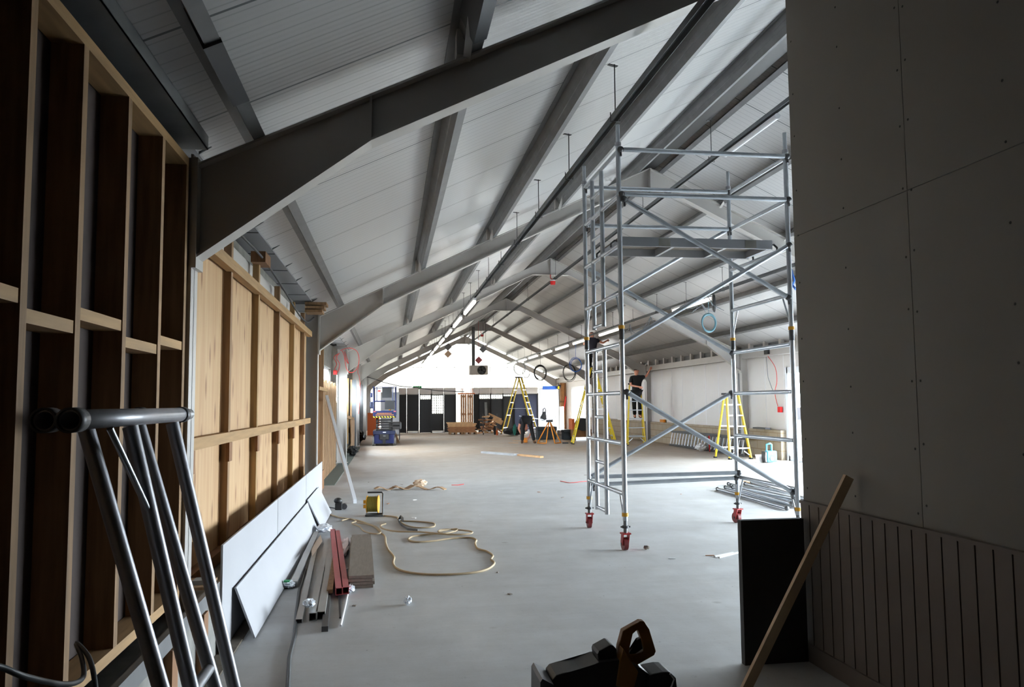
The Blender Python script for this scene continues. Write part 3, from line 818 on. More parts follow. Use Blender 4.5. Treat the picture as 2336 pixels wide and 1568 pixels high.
lean_frame('grey tube scaffold frame leaning at the front left, the nearer of two', -.815, 2.17, 3.30, (2.62, 3.10), .245, None, True)
lean_frame('grey tube scaffold frame leaning at the front left, behind the nearer one', -.885, 2.19, 3.02, (2.45, 2.93), .300, .60, False)
pts = [at(-60, 1515, 0, -.95), at(0, 1522, 0, -.93), at(60, 1545, 0, -.9), at(150, 1562, 0, -.9), at(190, 1545, 0, -.95), at(186, 1500, 0, -1.02), at(174, 1468, 0, -1.08), at(200, 1495, 0, -1.0), at(214, 1540, 0, -.92), at(222, 1620, 0, -.88)]
o = MB().path(spline(pts), .008, 8).build('black_cable_loop', 'black_cable'); tag(o, 'black cable looping over the bottom plate at the lower left corner', 'cable')

# ------------------------------------------------------------------ board wall side
a = at(1694, 1190, 1, 4.30); b = at(1841, 1186, 1, 4.30)
o = MB().box((1.995, 4.30, 0), (2.382, 4.345, .812)).build('black_board', 'black_panel'); tag(o, 'matt black board standing on the floor against the board wall end', 'board')
p = at(1700, 1575, 2, 0.02); q = at(1936, 1088, 0, 2.372)
o = MB().bar(p, q, .05, .025, (0, 1, 0)).build('timber_batten', 'batten'); tag(o, 'pale timber batten leaning against the dark board wall', 'batten')

# ------------------------------------------------------------------ chop saw in the foreground
YS = 3.55
root = thing('mitre_saw', 'dark mitre saw with an ochre loop handle at the bottom of the picture', 'saw', (at(1375, 1600, 1, YS).x, YS, 0))


def px(l, y=YS, dy=0): return [at(u, v, 1, y) + Vector((0, dy, 0)) for u, v in l]


out = [(1411, 1477), (1421, 1440), (1461, 1417.5), (1470, 1418), (1482, 1437), (1497, 1487), (1493, 1496), (1458, 1516), (1430, 1530), (1408, 1520)]
inn = [(1437, 1478), (1444, 1447), (1454, 1438), (1456, 1440), (1462, 1456), (1468, 1480), (1467, 1488), (1452, 1493), (1438, 1494), (1435, 1490)]
MB().ringprism(px(out), px(inn), (0, .042, 0)).build('handle', 'saw_yellow', root, bevel=.006)
MB().prism(px([(1456, 1461), (1463, 1458), (1467, 1482), (1440, 1500), (1436, 1492), (1460, 1473)], YS, .008), (0, .026, 0)).build('trigger', 'black', root)
MB().prism(px([(1359, 1489), (1362, 1482), (1389, 1467), (1396, 1470), (1403, 1478), (1404, 1500), (1361, 1503)], YS, -.03), (0, .11, 0)).build('motor_knob', 'black', root, bevel=.008)
MB().prism(px([(1254, 1541), (1263, 1531), (1279, 1526), (1319, 1520), (1359, 1502), (1403, 1497), (1453, 1515), (1473, 1530), (1478, 1640), (1254, 1640)], YS, -.06), (0, .16, 0)).build('motor_housing', 'black', root, bevel=.01)
MB().prism(px([(1404, 1500), (1412, 1470), (1430, 1500), (1446, 1522), (1436, 1560), (1396, 1555)], YS, -.068), (0, .06, 0)).build('casing', 'saw_yellow', root, bevel=.006)
MB().prism(px([(1223, 1540), (1228, 1532), (1253, 1545), (1256, 1640), (1222, 1640)], YS, -.10), (0, .22, 0)).build('fence', 'dark_steel', root)
MB().prism(px([(1466, 1536), (1473, 1526), (1500, 1521), (1515, 1521), (1528, 1534), (1531, 1560), (1526, 1640), (1466, 1640)], YS, -.08), (0, .15, 0)).build('blade_guard', 'black', root, bevel=.012)
gp = px([(1513, 1523), (1522, 1535), (1516, 1552), (1500, 1566), (1480, 1575)], YS, -.088)
MB().path(gp, .004, 6).build('guard_rim', 'alu_plain', root)
MB().box((root.location.x - .32, YS - .22, 0), (root.location.x + .32, YS + .22, .05)).box((root.location.x - .25, YS - .1, .05), (root.location.x + .25, YS + .14, at(1375, 1640, 1, YS).z + .004)).build('base', 'dark_steel', root, bevel=.01)

# ------------------------------------------------------------------ step ladders
def step_ladder(label, loc, rot, h, wt, wb, spread, steps, col='yellow', top=True, back_rungs=True, group=None):
    """A-frame ladder: treads on the -Y side, props on the +Y side"""
    r = thing('step_ladder', label, 'ladder', (0, 0, 0), group)
    def side(s, t, f): return Vector((s * (wb + (wt - wb) * t) / 2, f * spread / 2 * (1 - t) + f * .05, h * t))
    for f in (-1, 1):
        for s in (-1, 1):
            MB().bar(side(s, 0, f), side(s, 1, f), .035, .075 if f < 0 else .05, (0, 1, 0)).build('stile', col, r)
            b = side(s, 0, f); MB().box((b.x - .03, b.y - .05, 0), (b.x + .03, b.y + .05, .035)).build('foot', 'rubber', r)
        for i in range(1, steps + 1):
            t = i / (steps + 1)
            if f > 0 and (not back_rungs or i % 2 == 0): continue
            a = side(-1, t, f); b = side(1, t, f)
            MB().bar(a, b, .08 if f < 0 else .03, .03).build('tread' if f < 0 else 'back_rung', 'alu_plain', r)
    if top: MB().box((-wt / 2 - .05, -.12, h - .02), (wt / 2 + .05, .12, h + .03)).build('top_cap', 'charcoal', r)
    for s in (-1, 1):
        a = side(s, .45, -1); b = side(s, .45, 1); MB().bar(a, b, .012, .02).build('spreader', 'alu_plain', r)
        MB().bar(side(s, .06, -1) - Vector((s * .02, 0, 0)), side(0, .12, -1) + Vector((s * wb * .22, 0, 0)), .012, .02).build('foot_brace', 'alu_plain', r)
    r.location = loc; r.rotation_euler = (0, 0, rot); return r


big = step_ladder('big yellow stepladder seen side on in front of the dark screens at the far end', (6.15, 37.3, 0), radians(62), 2.72, .42, .62, 1.55, 8)
tall = step_ladder('tall yellow stepladder behind the scaffold, with the man high on it', (7.28, 27.7, 0), radians(82), 2.78, .40, .70, 1.45, 9)
mid = step_ladder('yellow stepladder by the fourth column with a man in black standing on it', (8.46, 26.4, 0), radians(-14), 2.12, .36, .60, .8, 6)
idle = step_ladder('empty yellow stepladder beside the third right-hand column', (8.86, 19.45, 0), radians(8), 1.68, .34, .62, .60, 5)


# ------------------------------------------------------------------ people
def skin_mesh(name, verts, edges, m, parent, sub=2, root=0):
    me = bpy.data.meshes.new(name); bm = bmesh.new(); ly = bm.verts.layers.skin.verify(); org = ORI[parent.name]
    vs = []
    for p, r in verts:
        v = bm.verts.new(Vector(p)); v[ly].radius = (r, r) if not isinstance(r, tuple) else r; vs.append(v)
    vs[root][ly].use_root = True
    for a, b in edges: bm.edges.new((vs[a], vs[b]))
    bm.to_mesh(me); bm.free()
    o = bpy.data.objects.new(name, me); COL.objects.link(o); o.parent = parent; me.materials.append(M[m] if isinstance(m, str) else m)
    o.modifiers.new('skin', 'SKIN').use_smooth_shade = True
    s = o.modifiers.new('sub', 'SUBSURF'); s.levels = sub; s.render_levels = sub
    ORI[o.name] = org; return o


def person(label, loc, rot, J, shirt, trousers, arms_bare=.35):
    """J: joint name -> local position; x right, y forward (facing), z up"""
    r = thing('person', label, 'person', (0, 0, 0))
    names = ['pelvis', 'waist', 'chest', 'neck', 'head']
    rad = dict(pelvis=(.15, .11), waist=(.135, .10), chest=(.165, .115), neck=.055, head=.085, headtop=.078, chin=.055,
               sh=.062, el=.043, wr=.030, hand=.036, hip=.092, kn=.062, an=.042, toe=.038)
    V = []; Ed = []; ix = {}
    def add(n, p, rr, par=None):
        ix[n] = len(V); V.append((p, rr))
        if par: Ed.append((ix[par], ix[n]))
    add('pelvis', J['pelvis'], rad['pelvis']); add('waist', J['waist'], rad['waist'], 'pelvis'); add('chest', J['chest'], rad['chest'], 'waist')
    add('neck', J['neck'], rad['neck'], 'chest'); add('head', J['head'], rad['head'], 'neck')
    hd = Vector(J['head']); up = (hd - Vector(J['neck'])).normalized(); add('headtop', hd + up * .07, rad['headtop'], 'head')
    for s in 'LR':
        add('sh' + s, J['sh' + s], rad['sh'], 'chest'); add('el' + s, J['el' + s], rad['el'], 'sh' + s); add('wr' + s, J['wr' + s], rad['wr'], 'el' + s)
        w = Vector(J['wr' + s]); d = (w - Vector(J['el' + s])).normalized(); side = d.cross(Vector((0, 1, 0.01))).normalized()
        palm = w + d * .06; add('pa' + s, palm, (.036, .02), 'wr' + s)
        for k, (o_, L_) in enumerate(((-.028, .075), (-.009, .09), (.010, .085), (.028, .065))):
            b = palm + side * o_ + d * .03; add('f%d' % k + s, b, .010, 'pa' + s); add('g%d' % k + s, b + d * L_ + Vector((0, 0, -.012)), .008, 'f%d' % k + s)
        add('th' + s, palm - side * .045 + d * .01, .010, 'pa' + s); add('ti' + s, palm - side * .06 + d * .05, .008, 'th' + s)
        add('hip' + s, J['hip' + s], rad['hip'], 'pelvis'); add('kn' + s, J['kn' + s], rad['kn'], 'hip' + s)
        add('an' + s, J['an' + s], rad['an'], 'kn' + s)
        a = Vector(J['an' + s]); add('to' + s, Vector(J['toe' + s]), rad['toe'], 'an' + s)
    skin_mesh('body', V, Ed, 'skin', r)
    f = Vector(J['face']).normalized()
    # face
    fm = MB(); c = hd + f * .088
    fm.ball(c, .018, 8, 6, (1, 1.2, 1.4)); fm.build('nose', 'skin', r)
    rt = f.cross(up).normalized()
    for s in (-1, 1):
        MB().ball(hd + f * .078 + rt * s * .03 + up * .025, .010, 8, 6).build('eye', 'black', r)
        MB().ball(hd + rt * s * .088 + up * .0, .022, 8, 6, (.6, 1, 1.3)).build('ear', 'skin', r)
    MB().bar(hd + f * .08 - up * .045 - rt * .022, hd + f * .08 - up * .045 + rt * .022, .006, .008).build('mouth', 'dark_red', r)
    skin_mesh('hair', [(hd + up * .03 - f * .02, .093), (hd + up * .085 - f * .01, .075)], [(0, 1)], 'hair', r)
    def lerp(a, b, t): return Vector(J[a]).lerp(Vector(J[b]), t)
    V2 = [(J['waist'], (.175, .14)), (J['chest'], (.21, .155)), (Vector(J['chest']).lerp(Vector(J['neck']), .8), .10), (Vector(J['waist']).lerp(Vector(J['pelvis']), .7), (.165, .125))]
    E2 = [(0, 1), (1, 2), (0, 3)]
    for s in 'LR':
        n = len(V2); V2 += [(J['sh' + s], .092), (lerp('sh' + s, 'el' + s, 1 - arms_bare), .075)]; E2 += [(1, n), (n, n + 1)]
    skin_mesh('shirt', V2, E2, shirt, r)
    V3 = [(J['pelvis'], (.18, .14))]; E3 = []
    for s in 'LR':
        n = len(V3); V3 += [(J['hip' + s], .108), (J['kn' + s], .078), (lerp('kn' + s, 'an' + s, 1.0), .066)]; E3 += [(0, n), (n, n + 1), (n + 1, n + 2)]
    skin_mesh('trousers', V3, E3, trousers, r)
    for s in 'LR':
        a = Vector(J['an' + s]); t = Vector(J['toe' + s]); hl = a - (t - a) * .25; hl.z = t.z
        skin_mesh('boot', [(a + Vector((0, 0, .03)), .060), (hl + Vector((0, 0, .01)), .045), (t, .046)], [(0, 1), (1, 2)], 'boot', r)
    r.location = loc; r.rotation_euler = (0, 0, rot); return r


# man on the middle ladder: faces right along the wall, one arm raised to the column head
HF = .93
J = dict(pelvis=(0, 0, HF + .92), waist=(0, 0, HF + 1.06), chest=(0, .01, HF + 1.30), neck=(0, .02, HF + 1.47), head=(.0, .03, HF + 1.62), face=(.95, .1, .25),
         shL=(-.18, .0, HF + 1.40), shR=(.18, .02, HF + 1.42), elL=(-.22, -.1, HF + 1.14), wrL=(.02, -.22, HF + 1.09), elR=(.36, .12, HF + 1.46), wrR=(.48, .16, HF + 1.66),
         hipL=(-.09, 0, HF + .88), hipR=(.09, 0, HF + .88), knL=(-.10, .02, HF + .47), knR=(.10, .02, HF + .47), anL=(-.09, 0, HF + .09), anR=(.09, 0, HF + .09), toeL=(-.1, -.16, HF + .045), toeR=(.1, -.16, HF + .045))
person('man in black standing on a yellow stepladder, reaching up to the column head', (8.50, 26.3, 0), radians(-10), J, 'shirt', 'trouser', .25)
# man near the top of the tall ladder, mostly behind the scaffold upright
HF = 2.36
J = dict(pelvis=(0, 0, HF + .92), waist=(0, 0.0, HF + 1.06), chest=(0, .03, HF + 1.30), neck=(0, .03, HF + 1.47), head=(.0, .05, HF + 1.62), face=(.1, 1, .5),
         shL=(-.18, .0, HF + 1.40), shR=(.18, .02, HF + 1.40), elL=(-.28, .16, HF + 1.25), wrL=(-.22, .38, HF + 1.34), elR=(.40, .10, HF + 1.30), wrR=(.55, .22, HF + 1.38),
         hipL=(-.09, 0, HF + .88), hipR=(.09, 0, HF + .88), knL=(-.10, .04, HF + .47), knR=(.10, .02, HF + .47), anL=(-.09, 0, HF + .09), anR=(.09, 0, HF + .09), toeL=(-.1, .14, HF + .045), toeR=(.1, .14, HF + .045))
person('man in dark clothes working at ceiling height on the tall yellow stepladder', (7.28, 27.65, 0), radians(-8), J, 'navycloth', 'trouser', .5)
# man bending over, seen from behind
J = dict(pelvis=(0, -.05, .90), waist=(0, .10, .95), chest=(0, .34, .86), neck=(0, .46, .72), head=(0, .50, .56), face=(0, -.3, -1),
         shL=(-.19, .38, .80), shR=(.19, .38, .80), elL=(-.27, .40, .54), wrL=(-.16, .42, .30), elR=(.26, .40, .52), wrR=(.14, .44, .28),
         hipL=(-.10, -.04, .86), hipR=(.10, -.04, .86), knL=(-.15, .02, .48), knR=(.19, .04, .48), anL=(-.17, -.02, .10), anR=(.27, -.04, .10), toeL=(-.17, .14, .045), toeR=(.33, .12, .045))
person('man in black bending double over the floor near the big yellow stepladder', (4.93, 28.3, 0), radians(-6), J, 'navycloth', 'trouser', .6)

# ------------------------------------------------------------------ things on the floor in front
def lying(name, label, cat, pa, pb, w, h, m, z=0.0, group=None, parent=None):
    p = at(*pa, 2, z + h / 2); q = at(*pb, 2, z + h / 2)
    o = MB().bar(p, q, w, h).build(name, m, parent)
    return tag(o, label, cat, group) if parent is None else o


def channel(name, label, cat, pa, pb, w, h, m, z=0.0, t=.004, dark=None):
    """open box section seen from its end"""
    p = at(*pa, 2, z + h / 2); q = at(*pb, 2, z + h / 2); d = (q - p).normalized(); s = Vector((0, 0, 1)).cross(d).normalized(); u = Vector((0, 0, 1))
    def ring(a, b): return [p + s * a * i + u * b * j for i, j in ((-1, -1), (1, -1), (1, 1), (-1, 1))]
    o = MB().ringprism(ring(w / 2, h / 2), ring(w / 2 - t, h / 2 - t), q - p).build(name, m); return tag(o, label, cat)


channel('box_section', 'grey square steel tube with a plastic bag over its end, left of two', 'steel tube', (714, 1408), (748, 1235), .055, .055, 'pale_steel')
channel('box_section', 'grey square steel tube lying right of the bagged one', 'steel tube', (731, 1405), (760, 1233), .065, .055, 'pale_steel')
channel('cable_tray', 'pale open metal channel at the left edge of the pile on the floor', 'channel', (682, 1418), (722, 1240), .045, .03, 'pale_steel')
lying('slotted_channel', 'slotted steel channel sticking furthest forward from the pile', 'channel', (741, 1436), (757, 1255), .042, .035, 'dark_steel')
lying('timber_length', 'narrow brown timber lying on the slotted channel', 'timber', (752, 1350), (766, 1262), .045, .03, 'timber_old', .036)
o = MB().path([at(777, 1428, 2, .01), at(787, 1385, 2, .01), at(795, 1345, 2, .01), at(793, 1300, 2, .01)], .008, 6).build('white_strip', 'white_pvc'); tag(o, 'thin curved white strip at the right front of the pile', 'strip')
lying('angle_bar', 'thin dark bar between the slotted channel and the red steel', 'bar', (776, 1410), (772, 1330), .012, .012, 'dark_steel')
for k, (a, b) in enumerate((((774, 1350), (759, 1213)), ((788, 1348), (769, 1216)))):
    channel('red_steel_post', ('dusty red square post on the pile, left of the two', 'dusty red square post on the pile, right of the two')[k], 'post', a, b, .055, .055, 'pink_red', .03)
for k, (a, b, z) in enumerate((((664, 1335), (715, 1218), .0), ((675, 1335), (720, 1222), .0), ((670, 1330), (722, 1215), .03))):
    lying('metal_trim', ('thin metal trim length lying nearest the leaning plasterboard', 'thin metal trim length lying second from the leaning plasterboard', 'wider metal trim length lying on the two thin ones')[k], 'trim', a, b, .022 if k < 2 else .055, .022, 'pale_steel' if k == 2 else 'alu_plain', z)
p = at(722, 1262, 2, .05)
o = MB().prism([at(709, 1252, 2, .03), at(712, 1270, 2, .10), at(734, 1238, 2, .10), at(730, 1222, 2, .03)], (.006, 0, .008)).build('card_offcut', 'paper_beige'); tag(o, 'beige card offcut propped on the metal trims', 'card')


def crumple(name, c, s, m, label, cat, seed, flat=.7):
    random.seed(seed); bm = bmesh.new(); bmesh.ops.create_icosphere(bm, subdivisions=3, radius=1)
    for v in bm.verts: v.co *= random.uniform(.72, 1.12)
    b = MB(); lowest = min(v.co.z for v in bm.verts)
    b.add([Vector((c[0] + v.co.x * s[0], c[1] + v.co.y * s[1], c[2] + (v.co.z - lowest) * s[2])) for v in bm.verts], [tuple(v.index for v in f.verts) for f in bm.faces]); bm.free()
    return tag(b.build(name, m), label, cat)


bag = M['plastic_bag']
p = at(705, 1388, 2, .05); crumple('plastic_wrap', (p.x, p.y, .055), (.045, .06, .03), bag, 'clear plastic bag end over the grey square tube', 'plastic', 3)
p = at(658, 1342, 2, .0); b_ = crumple('plastic_wrap', (p.x, p.y, 0), (.06, .07, .03), bag, 'crumpled white wrapper with green print by the leaning plasterboard', 'plastic', 4)
o = MB().cbox((p.x - .01, p.y - .02, .062), (.045, .05, .01)).build('green_print', 'green', b_)
p = at(740, 1215, 2, .02); crumple('plastic_wrap', (p.x, p.y, .03), (.09, .22, .04), bag, 'loose clear plastic lying across the far end of the metal lengths', 'plastic', 5)
p = at(786, 1255, 2, .02); crumple('plastic_wrap', (p.x + .0, p.y, .0), (.05, .50, .045), mat('pink white film', (.85, .78, .79), .35), 'long roll of crumpled film beside the red posts', 'plastic', 6)
p = at(795, 1350, 2, .0); crumple('plastic_wrap', (p.x + .01, p.y, 0), (.04, .10, .025), bag, 'scrap of clear plastic at the front of the red posts', 'plastic', 8)
p = at(930, 1380, 2, .0); crumple('plastic_wrap', (p.x, p.y, 0), (.03, .045, .032), bag, 'small crumpled plastic wrapper alone on the concrete floor', 'plastic', 9)
for i in range(4):
    z = i * .026; dx = (.0, .012, -.006, .004)[i]
    a = Vector((-.235 + dx, 6.62, z + .0125)); b = Vector((-.31 + dx, 8.68, z + .0125))
    o = MB().bar(a, b, .20, .023).build('floor_board', 'stack_board'); tag(o, 'short wide grey-brown board in the neat stack of four, %s' % ('at the bottom', 'second from the bottom', 'second from the top', 'on top')[i], 'board', 'stacked boards by the pile')

# webbing and cables
cordpts = [(735, 1168), (770, 1180), (812, 1187), (840, 1196), (858, 1205), (868, 1216), (878, 1224), (880, 1240), (886, 1255), (892, 1262), (899, 1272), (897, 1285), (905, 1297), (930, 1306), (975, 1311), (1030, 1311), (1080, 1307), (1110, 1300), (1125, 1290), (1127, 1283), (1120, 1277), (1124, 1268), (1110, 1258), (1090, 1252), (1084, 1240), (1086, 1232), (1070, 1227), (1030, 1229), (985, 1235), (950, 1237), (932, 1232), (940, 1225), (965, 1221), (1010, 1217)]
o = MB().path(spline([at(x, y, 2, .008) for x, y in cordpts]), .011, 6).build('webbing_strap', 'cream_cord'); tag(o, 'long tan strap snaking in a big loop across the near floor', 'strap')
c2 = [(1000, 1213), (1040, 1207), (1040, 1212), (1010, 1218), (1000, 1212), (1020, 1208), (1070, 1212), (1076, 1217), (1050, 1220), (1010, 1219), (960, 1214), (905, 1213), (875, 1207), (868, 1200), (880, 1195)]
o = MB().path(spline([at(x, y, 2, .03) for x, y in c2]), .010, 6).build('webbing_strap', 'cream_cord'); tag(o, 'tan strap coiled in flat loops at the far side of the big loop', 'strap')
c3 = [(875, 1177), (905, 1180), (912, 1188), (950, 1190), (985, 1193), (992, 1198), (985, 1203), (950, 1204), (925, 1198), (912, 1190)]
o = MB().path(spline([at(x, y, 2, .008) for x, y in c3]), .009, 6).build('webbing_strap', 'cream_cord'); tag(o, 'thin tan cord loop behind the curled strip', 'strap')
c4 = [(780, 1188), (800, 1184), (812, 1190), (802, 1194), (820, 1202), (830, 1212), (850, 1218), (868, 1216), (862, 1205), (845, 1198), (815, 1193)]
o = MB().path(spline([at(x, y, 2, .02) for x, y in c4]), .009, 6).build('webbing_strap', 'cream_cord'); tag(o, 'knotted tan strap near the column foot', 'strap')
cs = [at(x, y, 2, z) for x, y, z in ((920, 1186, .10), (914, 1180, .05), (909, 1188, .02), (915, 1198, .01), (930, 1208, .01), (953, 1211, .01))]
b = MB()
for i in range(len(cs) - 1): b.bar(cs[i], cs[i + 1], .006, .05 if i < 2 else .03, (0, 0, 1))
o = b.build('curled_strip', 'galv_dull'); tag(o, 'grey curled strip standing up from the floor inside the cord loops', 'strip')
pts = [at(x, y, 2, .006) for x, y in ((697, 1300), (682, 1350), (676, 1400), (672, 1450), (660, 1500), (655, 1600))]
o = MB().path(pts, .012, 6).build('floor_hose', 'black_cable'); tag(o, 'dark hose running towards the camera beside the floor pile', 'hose')

# cable reel
P = at(852, 1177, 2, 0)
r = thing('cable_reel', 'yellow cable reel with a black tubular stand on the floor', 'cable reel', P)
c = P + Vector((-.01, 0, .155))
ax = Vector((1, -.12, 0)).normalized()
for s in (-1, 1): MB().tube(c + ax * (.075 * s - .004), c + ax * (.075 * s + .004), .115 if s < 0 else .12, 24).build('flange', 'yellow_dull', r)
m = MB()
for k in range(9):
    q = c + ax * (-.06 + .015 * k); m.path([q + Vector((-.12 * sin(t) * .0, 0, 0)) + ax.cross(Vector((0, 0, 1))) * cos(t) * .095 + Vector((0, 0, 1)) * sin(t) * .095 for t in [2 * pi * i / 20 for i in range(20)]], .010, 6, closed=True)
m.tube(c - ax * .07, c + ax * .07, .088, 20); m.build('wound_cable', mat('olive yellow cable', (.50, .45, .12), .5), r)
fr = [P + ax * -.10 + Vector((0, -.10, .012)), P + ax * .12 + Vector((0, -.10, .012)), P + ax * .125 + Vector((0, 0, .012)), P + ax * .125 + Vector((0, 0, .29)), P + ax * .11 + Vector((0, 0, .31)), P + ax * -.08 + Vector((0, 0, .31))]
MB().path(fr, .011, 8).build('stand', 'black', r)
MB().path([P + ax * -.10 + Vector((0, -.10, .012)), P + ax * -.10 + Vector((0, .10, .012)), P + ax * .12 + Vector((0, .10, .012)), P + ax * .12 + Vector((0, -.1, .012))], .011, 8).build('stand_foot', 'black', r)
for z in (.19, .13): MB().cbox(c + ax * -.10 + Vector((0, -.03, z - .155)), (.05, .05, .045)).build('plug', 'yellow_dull', r)
# small tool
P = at(776, 1163, 2, 0)
r = thing('transformer', 'small black tool on the floor just beyond the second left column', 'tool', P)
MB().cbox(P + Vector((-.02, 0, .05)), (.10, .13, .10)).build('casing', 'black', r, bevel=.012)
MB().ball(P + Vector((-.03, 0, .125)), .055, 12, 8, (1.1, 1, .8)).build('cap', 'black', r)
MB().tube(P + Vector((.06, -.04, .045)), P + Vector((.06, .05, .045)), .04, 14).build('drum', 'dark_steel', r)
o = MB().path([at(x, y, 2, .006) for x, y in ((765, 1160), (745, 1157), (725, 1150), (730, 1160), (748, 1158))], .008, 6).build('tool_lead', 'black_cable'); tag(o, 'thin dark lead trailing from the black tool to the column', 'cable')
# white length leaning at the left wall
p = Vector((-1.13, 14.4, 1.62)); q = at(810, 1146, 2, .02)
m = MB().bar(p, q, .115, .05, (1, 0, 0)); o = m.build('white_channel', 'white_pvc'); tag(o, 'long white channel leaning from the left wall down to the floor', 'channel')
# brown rags and strips
for k, (a, b, w) in enumerate((((855, 1117), (905, 1114), .12), ((900, 1116), (950, 1112), .16), ((955, 1114), (1016, 1117), .09))):
    p = at(*a, 2, .02); q = at(*b, 2, .02); n = 6; pts = [p.lerp(q, i / n) + Vector((0, 0, .03 * sin(i * 1.3 + k) + .01)) for i in range(n + 1)]
    m = MB()
    for i in range(n): m.bar(pts[i], pts[i + 1], w, .012)
    o = m.build('torn_card', 'tan_sheet'); tag(o, ('torn brown strip on the floor beyond the cable reel, left end', 'arched brown card strip in the middle of the torn strips', 'torn brown strip on the floor, right end')[k], 'scrap')
p = at(958, 1112, 2, .0); crumple('paper_scrap', (p.x, p.y, 0), (.13, .10, .07), 'paper_beige', 'crumpled beige paper on the torn brown strips', 'scrap', 12)
lying('wrapped_batten', 'plastic wrapped batten lying on the mid floor', 'batten', (1102, 1032), (1178, 1038), .16, .06, 'silver_sheet')
lying('timber_board', 'pale timber board lying end to end with the wrapped batten', 'board', (1172, 1037), (1236, 1043), .12, .05, 'wood_pale')
lying('white_rail', 'thin white strip lying on the floor near the black board', 'strip', (1630, 1270), (1672, 1261), .02, .012, 'white')
lying('white_rail', 'thin white strip beside its twin near the black board, slightly right', 'strip', (1640, 1272), (1686, 1260), .02, .012, 'white')
p = at(1475, 1254, 2, .0); crumple('rubble_lump', (p.x, p.y, 0), (.035, .03, .02), 'stack_board', 'small brown lump of debris near the front caster', 'debris', 14)
for k in range(26):
    random.seed(100 + k)
    p = Vector((random.uniform(-.6, 5.8), random.uniform(5, 17), 0))
    if 2.1 < p.x < 4.4 and 7.5 < p.y < 9.5: p.x -= 2.2
    a = random.uniform(0, pi); L_ = random.uniform(.02, .09)
    o = MB().bar(p + Vector((0, 0, .003)), p + Vector((cos(a) * L_, sin(a) * L_, .003)), random.uniform(.008, .03), .005).build('debris_chip', random.choice(['stack_board', 'white', 'wood_mid'])); tag(o, 'tiny chip of debris lying on the concrete floor', 'debris', 'debris chips on the floor')
o = MB().path([at(x, y, 2, .005) for x, y in ((1278, 1098), (1300, 1102), (1330, 1099), (1345, 1098))], .006, 6).build('red_string', 'red_cable'); tag(o, 'short red cord on the floor left of the scaffold foot', 'cord')
o = MB().path([at(x, y, 2, .005) for x, y in ((1030, 1107), (1045, 1107), (1058, 1105))], .006, 6).build('red_string', 'red_cable'); tag(o, 'short red cord on the floor right of the torn brown strips', 'cord')

# pile of scaffold tubes
random.seed(5)
A = [((1637, 1116), (1795, 1160), .028), ((1655, 1112), (1815, 1155), .028), ((1662, 1104), (1832, 1150), .028), ((1668, 1108), (1850, 1146), .075), ((1700, 1104), (1838, 1135), .028), ((1672, 1112), (1806, 1150), .08), ((1715, 1100), (1845, 1140), .07)]
WHERE = ['nearest the camera', 'second from the front', 'third from the front', 'topmost, running furthest right', 'at the back', 'resting on the front two', 'resting across the back ones']
for k, (a, b, z) in enumerate(A):
    p = at(*a, 2, z); q = at(*b, 2, z); d = (q - p).normalized()
    r = thing('scaffold_brace', 'aluminium scaffold brace in the floor pile, %s' % WHERE[k], 'scaffold tube', p - Vector((0, 0, z)), 'pile of scaffold braces')
    MB().tube(p, q, .024, 12).build('tube', 'alu', r)
    for e, s in ((p, 1), (q, -1)):
        MB().ball(e, .034, 10, 6).build('claw', 'dark_steel' if s > 0 else 'galv', r)
o = MB().bar(at(1700, 1098, 2, .04), at(1735, 1107, 2, .04), .10, .02).build('timber_scrap', 'wood_pale'); tag(o, 'pale wood scrap lying on the scaffold brace pile', 'scrap')

# radio
P = at(1756, 1056, 2, 0)
r = thing('site_radio', 'light blue site radio with a raised handle on the floor by the glass door', 'radio', P)
MB().cbox(P + Vector((.03, 0, .15)), (.25, .16, .27)).build('case', 'lightblue', r, bevel=.02)
MB().cbox(P + Vector((-.12, .02, .14)), (.07, .18, .26)).build('side_bumper', 'black', r, bevel=.015)
MB().tube(P + Vector((.02, -.09, .10)), P + Vector((.02, -.078, .10)), .055, 18).build('speaker', 'dark_steel', r)
MB().path([P + Vector(v) for v in ((-.07, 0, .28), (-.07, 0, .44), (.03, 0, .46), (.06, 0, .44), (.06, 0, .28))], .022, 8).build('handle', 'lightblue', r)
MB().path([P + Vector(v) for v in ((-.14, -.10, .03), (-.15, -.10, .15), (-.14, -.10, .25))], .012, 8).build('guard_bar', 'white', r)
MB().cbox(P + Vector((.0, -.082, .215)), (.10, .006, .02)).build('name_strip', 'white', r)
p = at(1738, 1056, 2, 0); o = MB().prism([p + Vector((-.11, 0, .0)), p + Vector((.11, 0, 0)), p + Vector((.08, .08, .19)), p + Vector((-.13, .08, .19))], (0, .004, .002)).build('paper_sheet', 'white'); tag(o, 'white sheet of paper leaning by the light blue radio', 'paper')

# ladders stacked on their sides against the block wall
for k in range(3):
    r = thing('extension_ladder', ('aluminium ladder lying on its edge along the block wall, nearest of three', 'aluminium ladder on its edge, middle of the three along the block wall', 'aluminium ladder on its edge, closest to the block wall')[k], 'ladder', (9.5 + .07 * k, 23, 0))
    x0 = 9.42 + .085 * k; ya, yb = 19.9 + .5 * k, 25.6 - .3 * k
    for z, dx in ((.04, -.03), (.48, .05)): MB().bar((x0 + dx, ya, z), (x0 + dx, yb, z), .03, .07).build('stile', 'dark_steel', r)
    y = ya + .15
    while y < yb - .05: MB().tube((x0 - .03, y, .07), (x0 + .05, y, .45), .013, 8).build('rung', 'galv_dull' if k else 'alu_plain', r); y += .26
p = at(1600, 1030, 2, 0); crumple('plastic_wrap', (p.x, p.y, 0), (.20, .18, .12), mat('dirty white sheet', (.80, .80, .80), .6), 'crumpled white sheet on the floor before the lying ladders', 'plastic', 21)
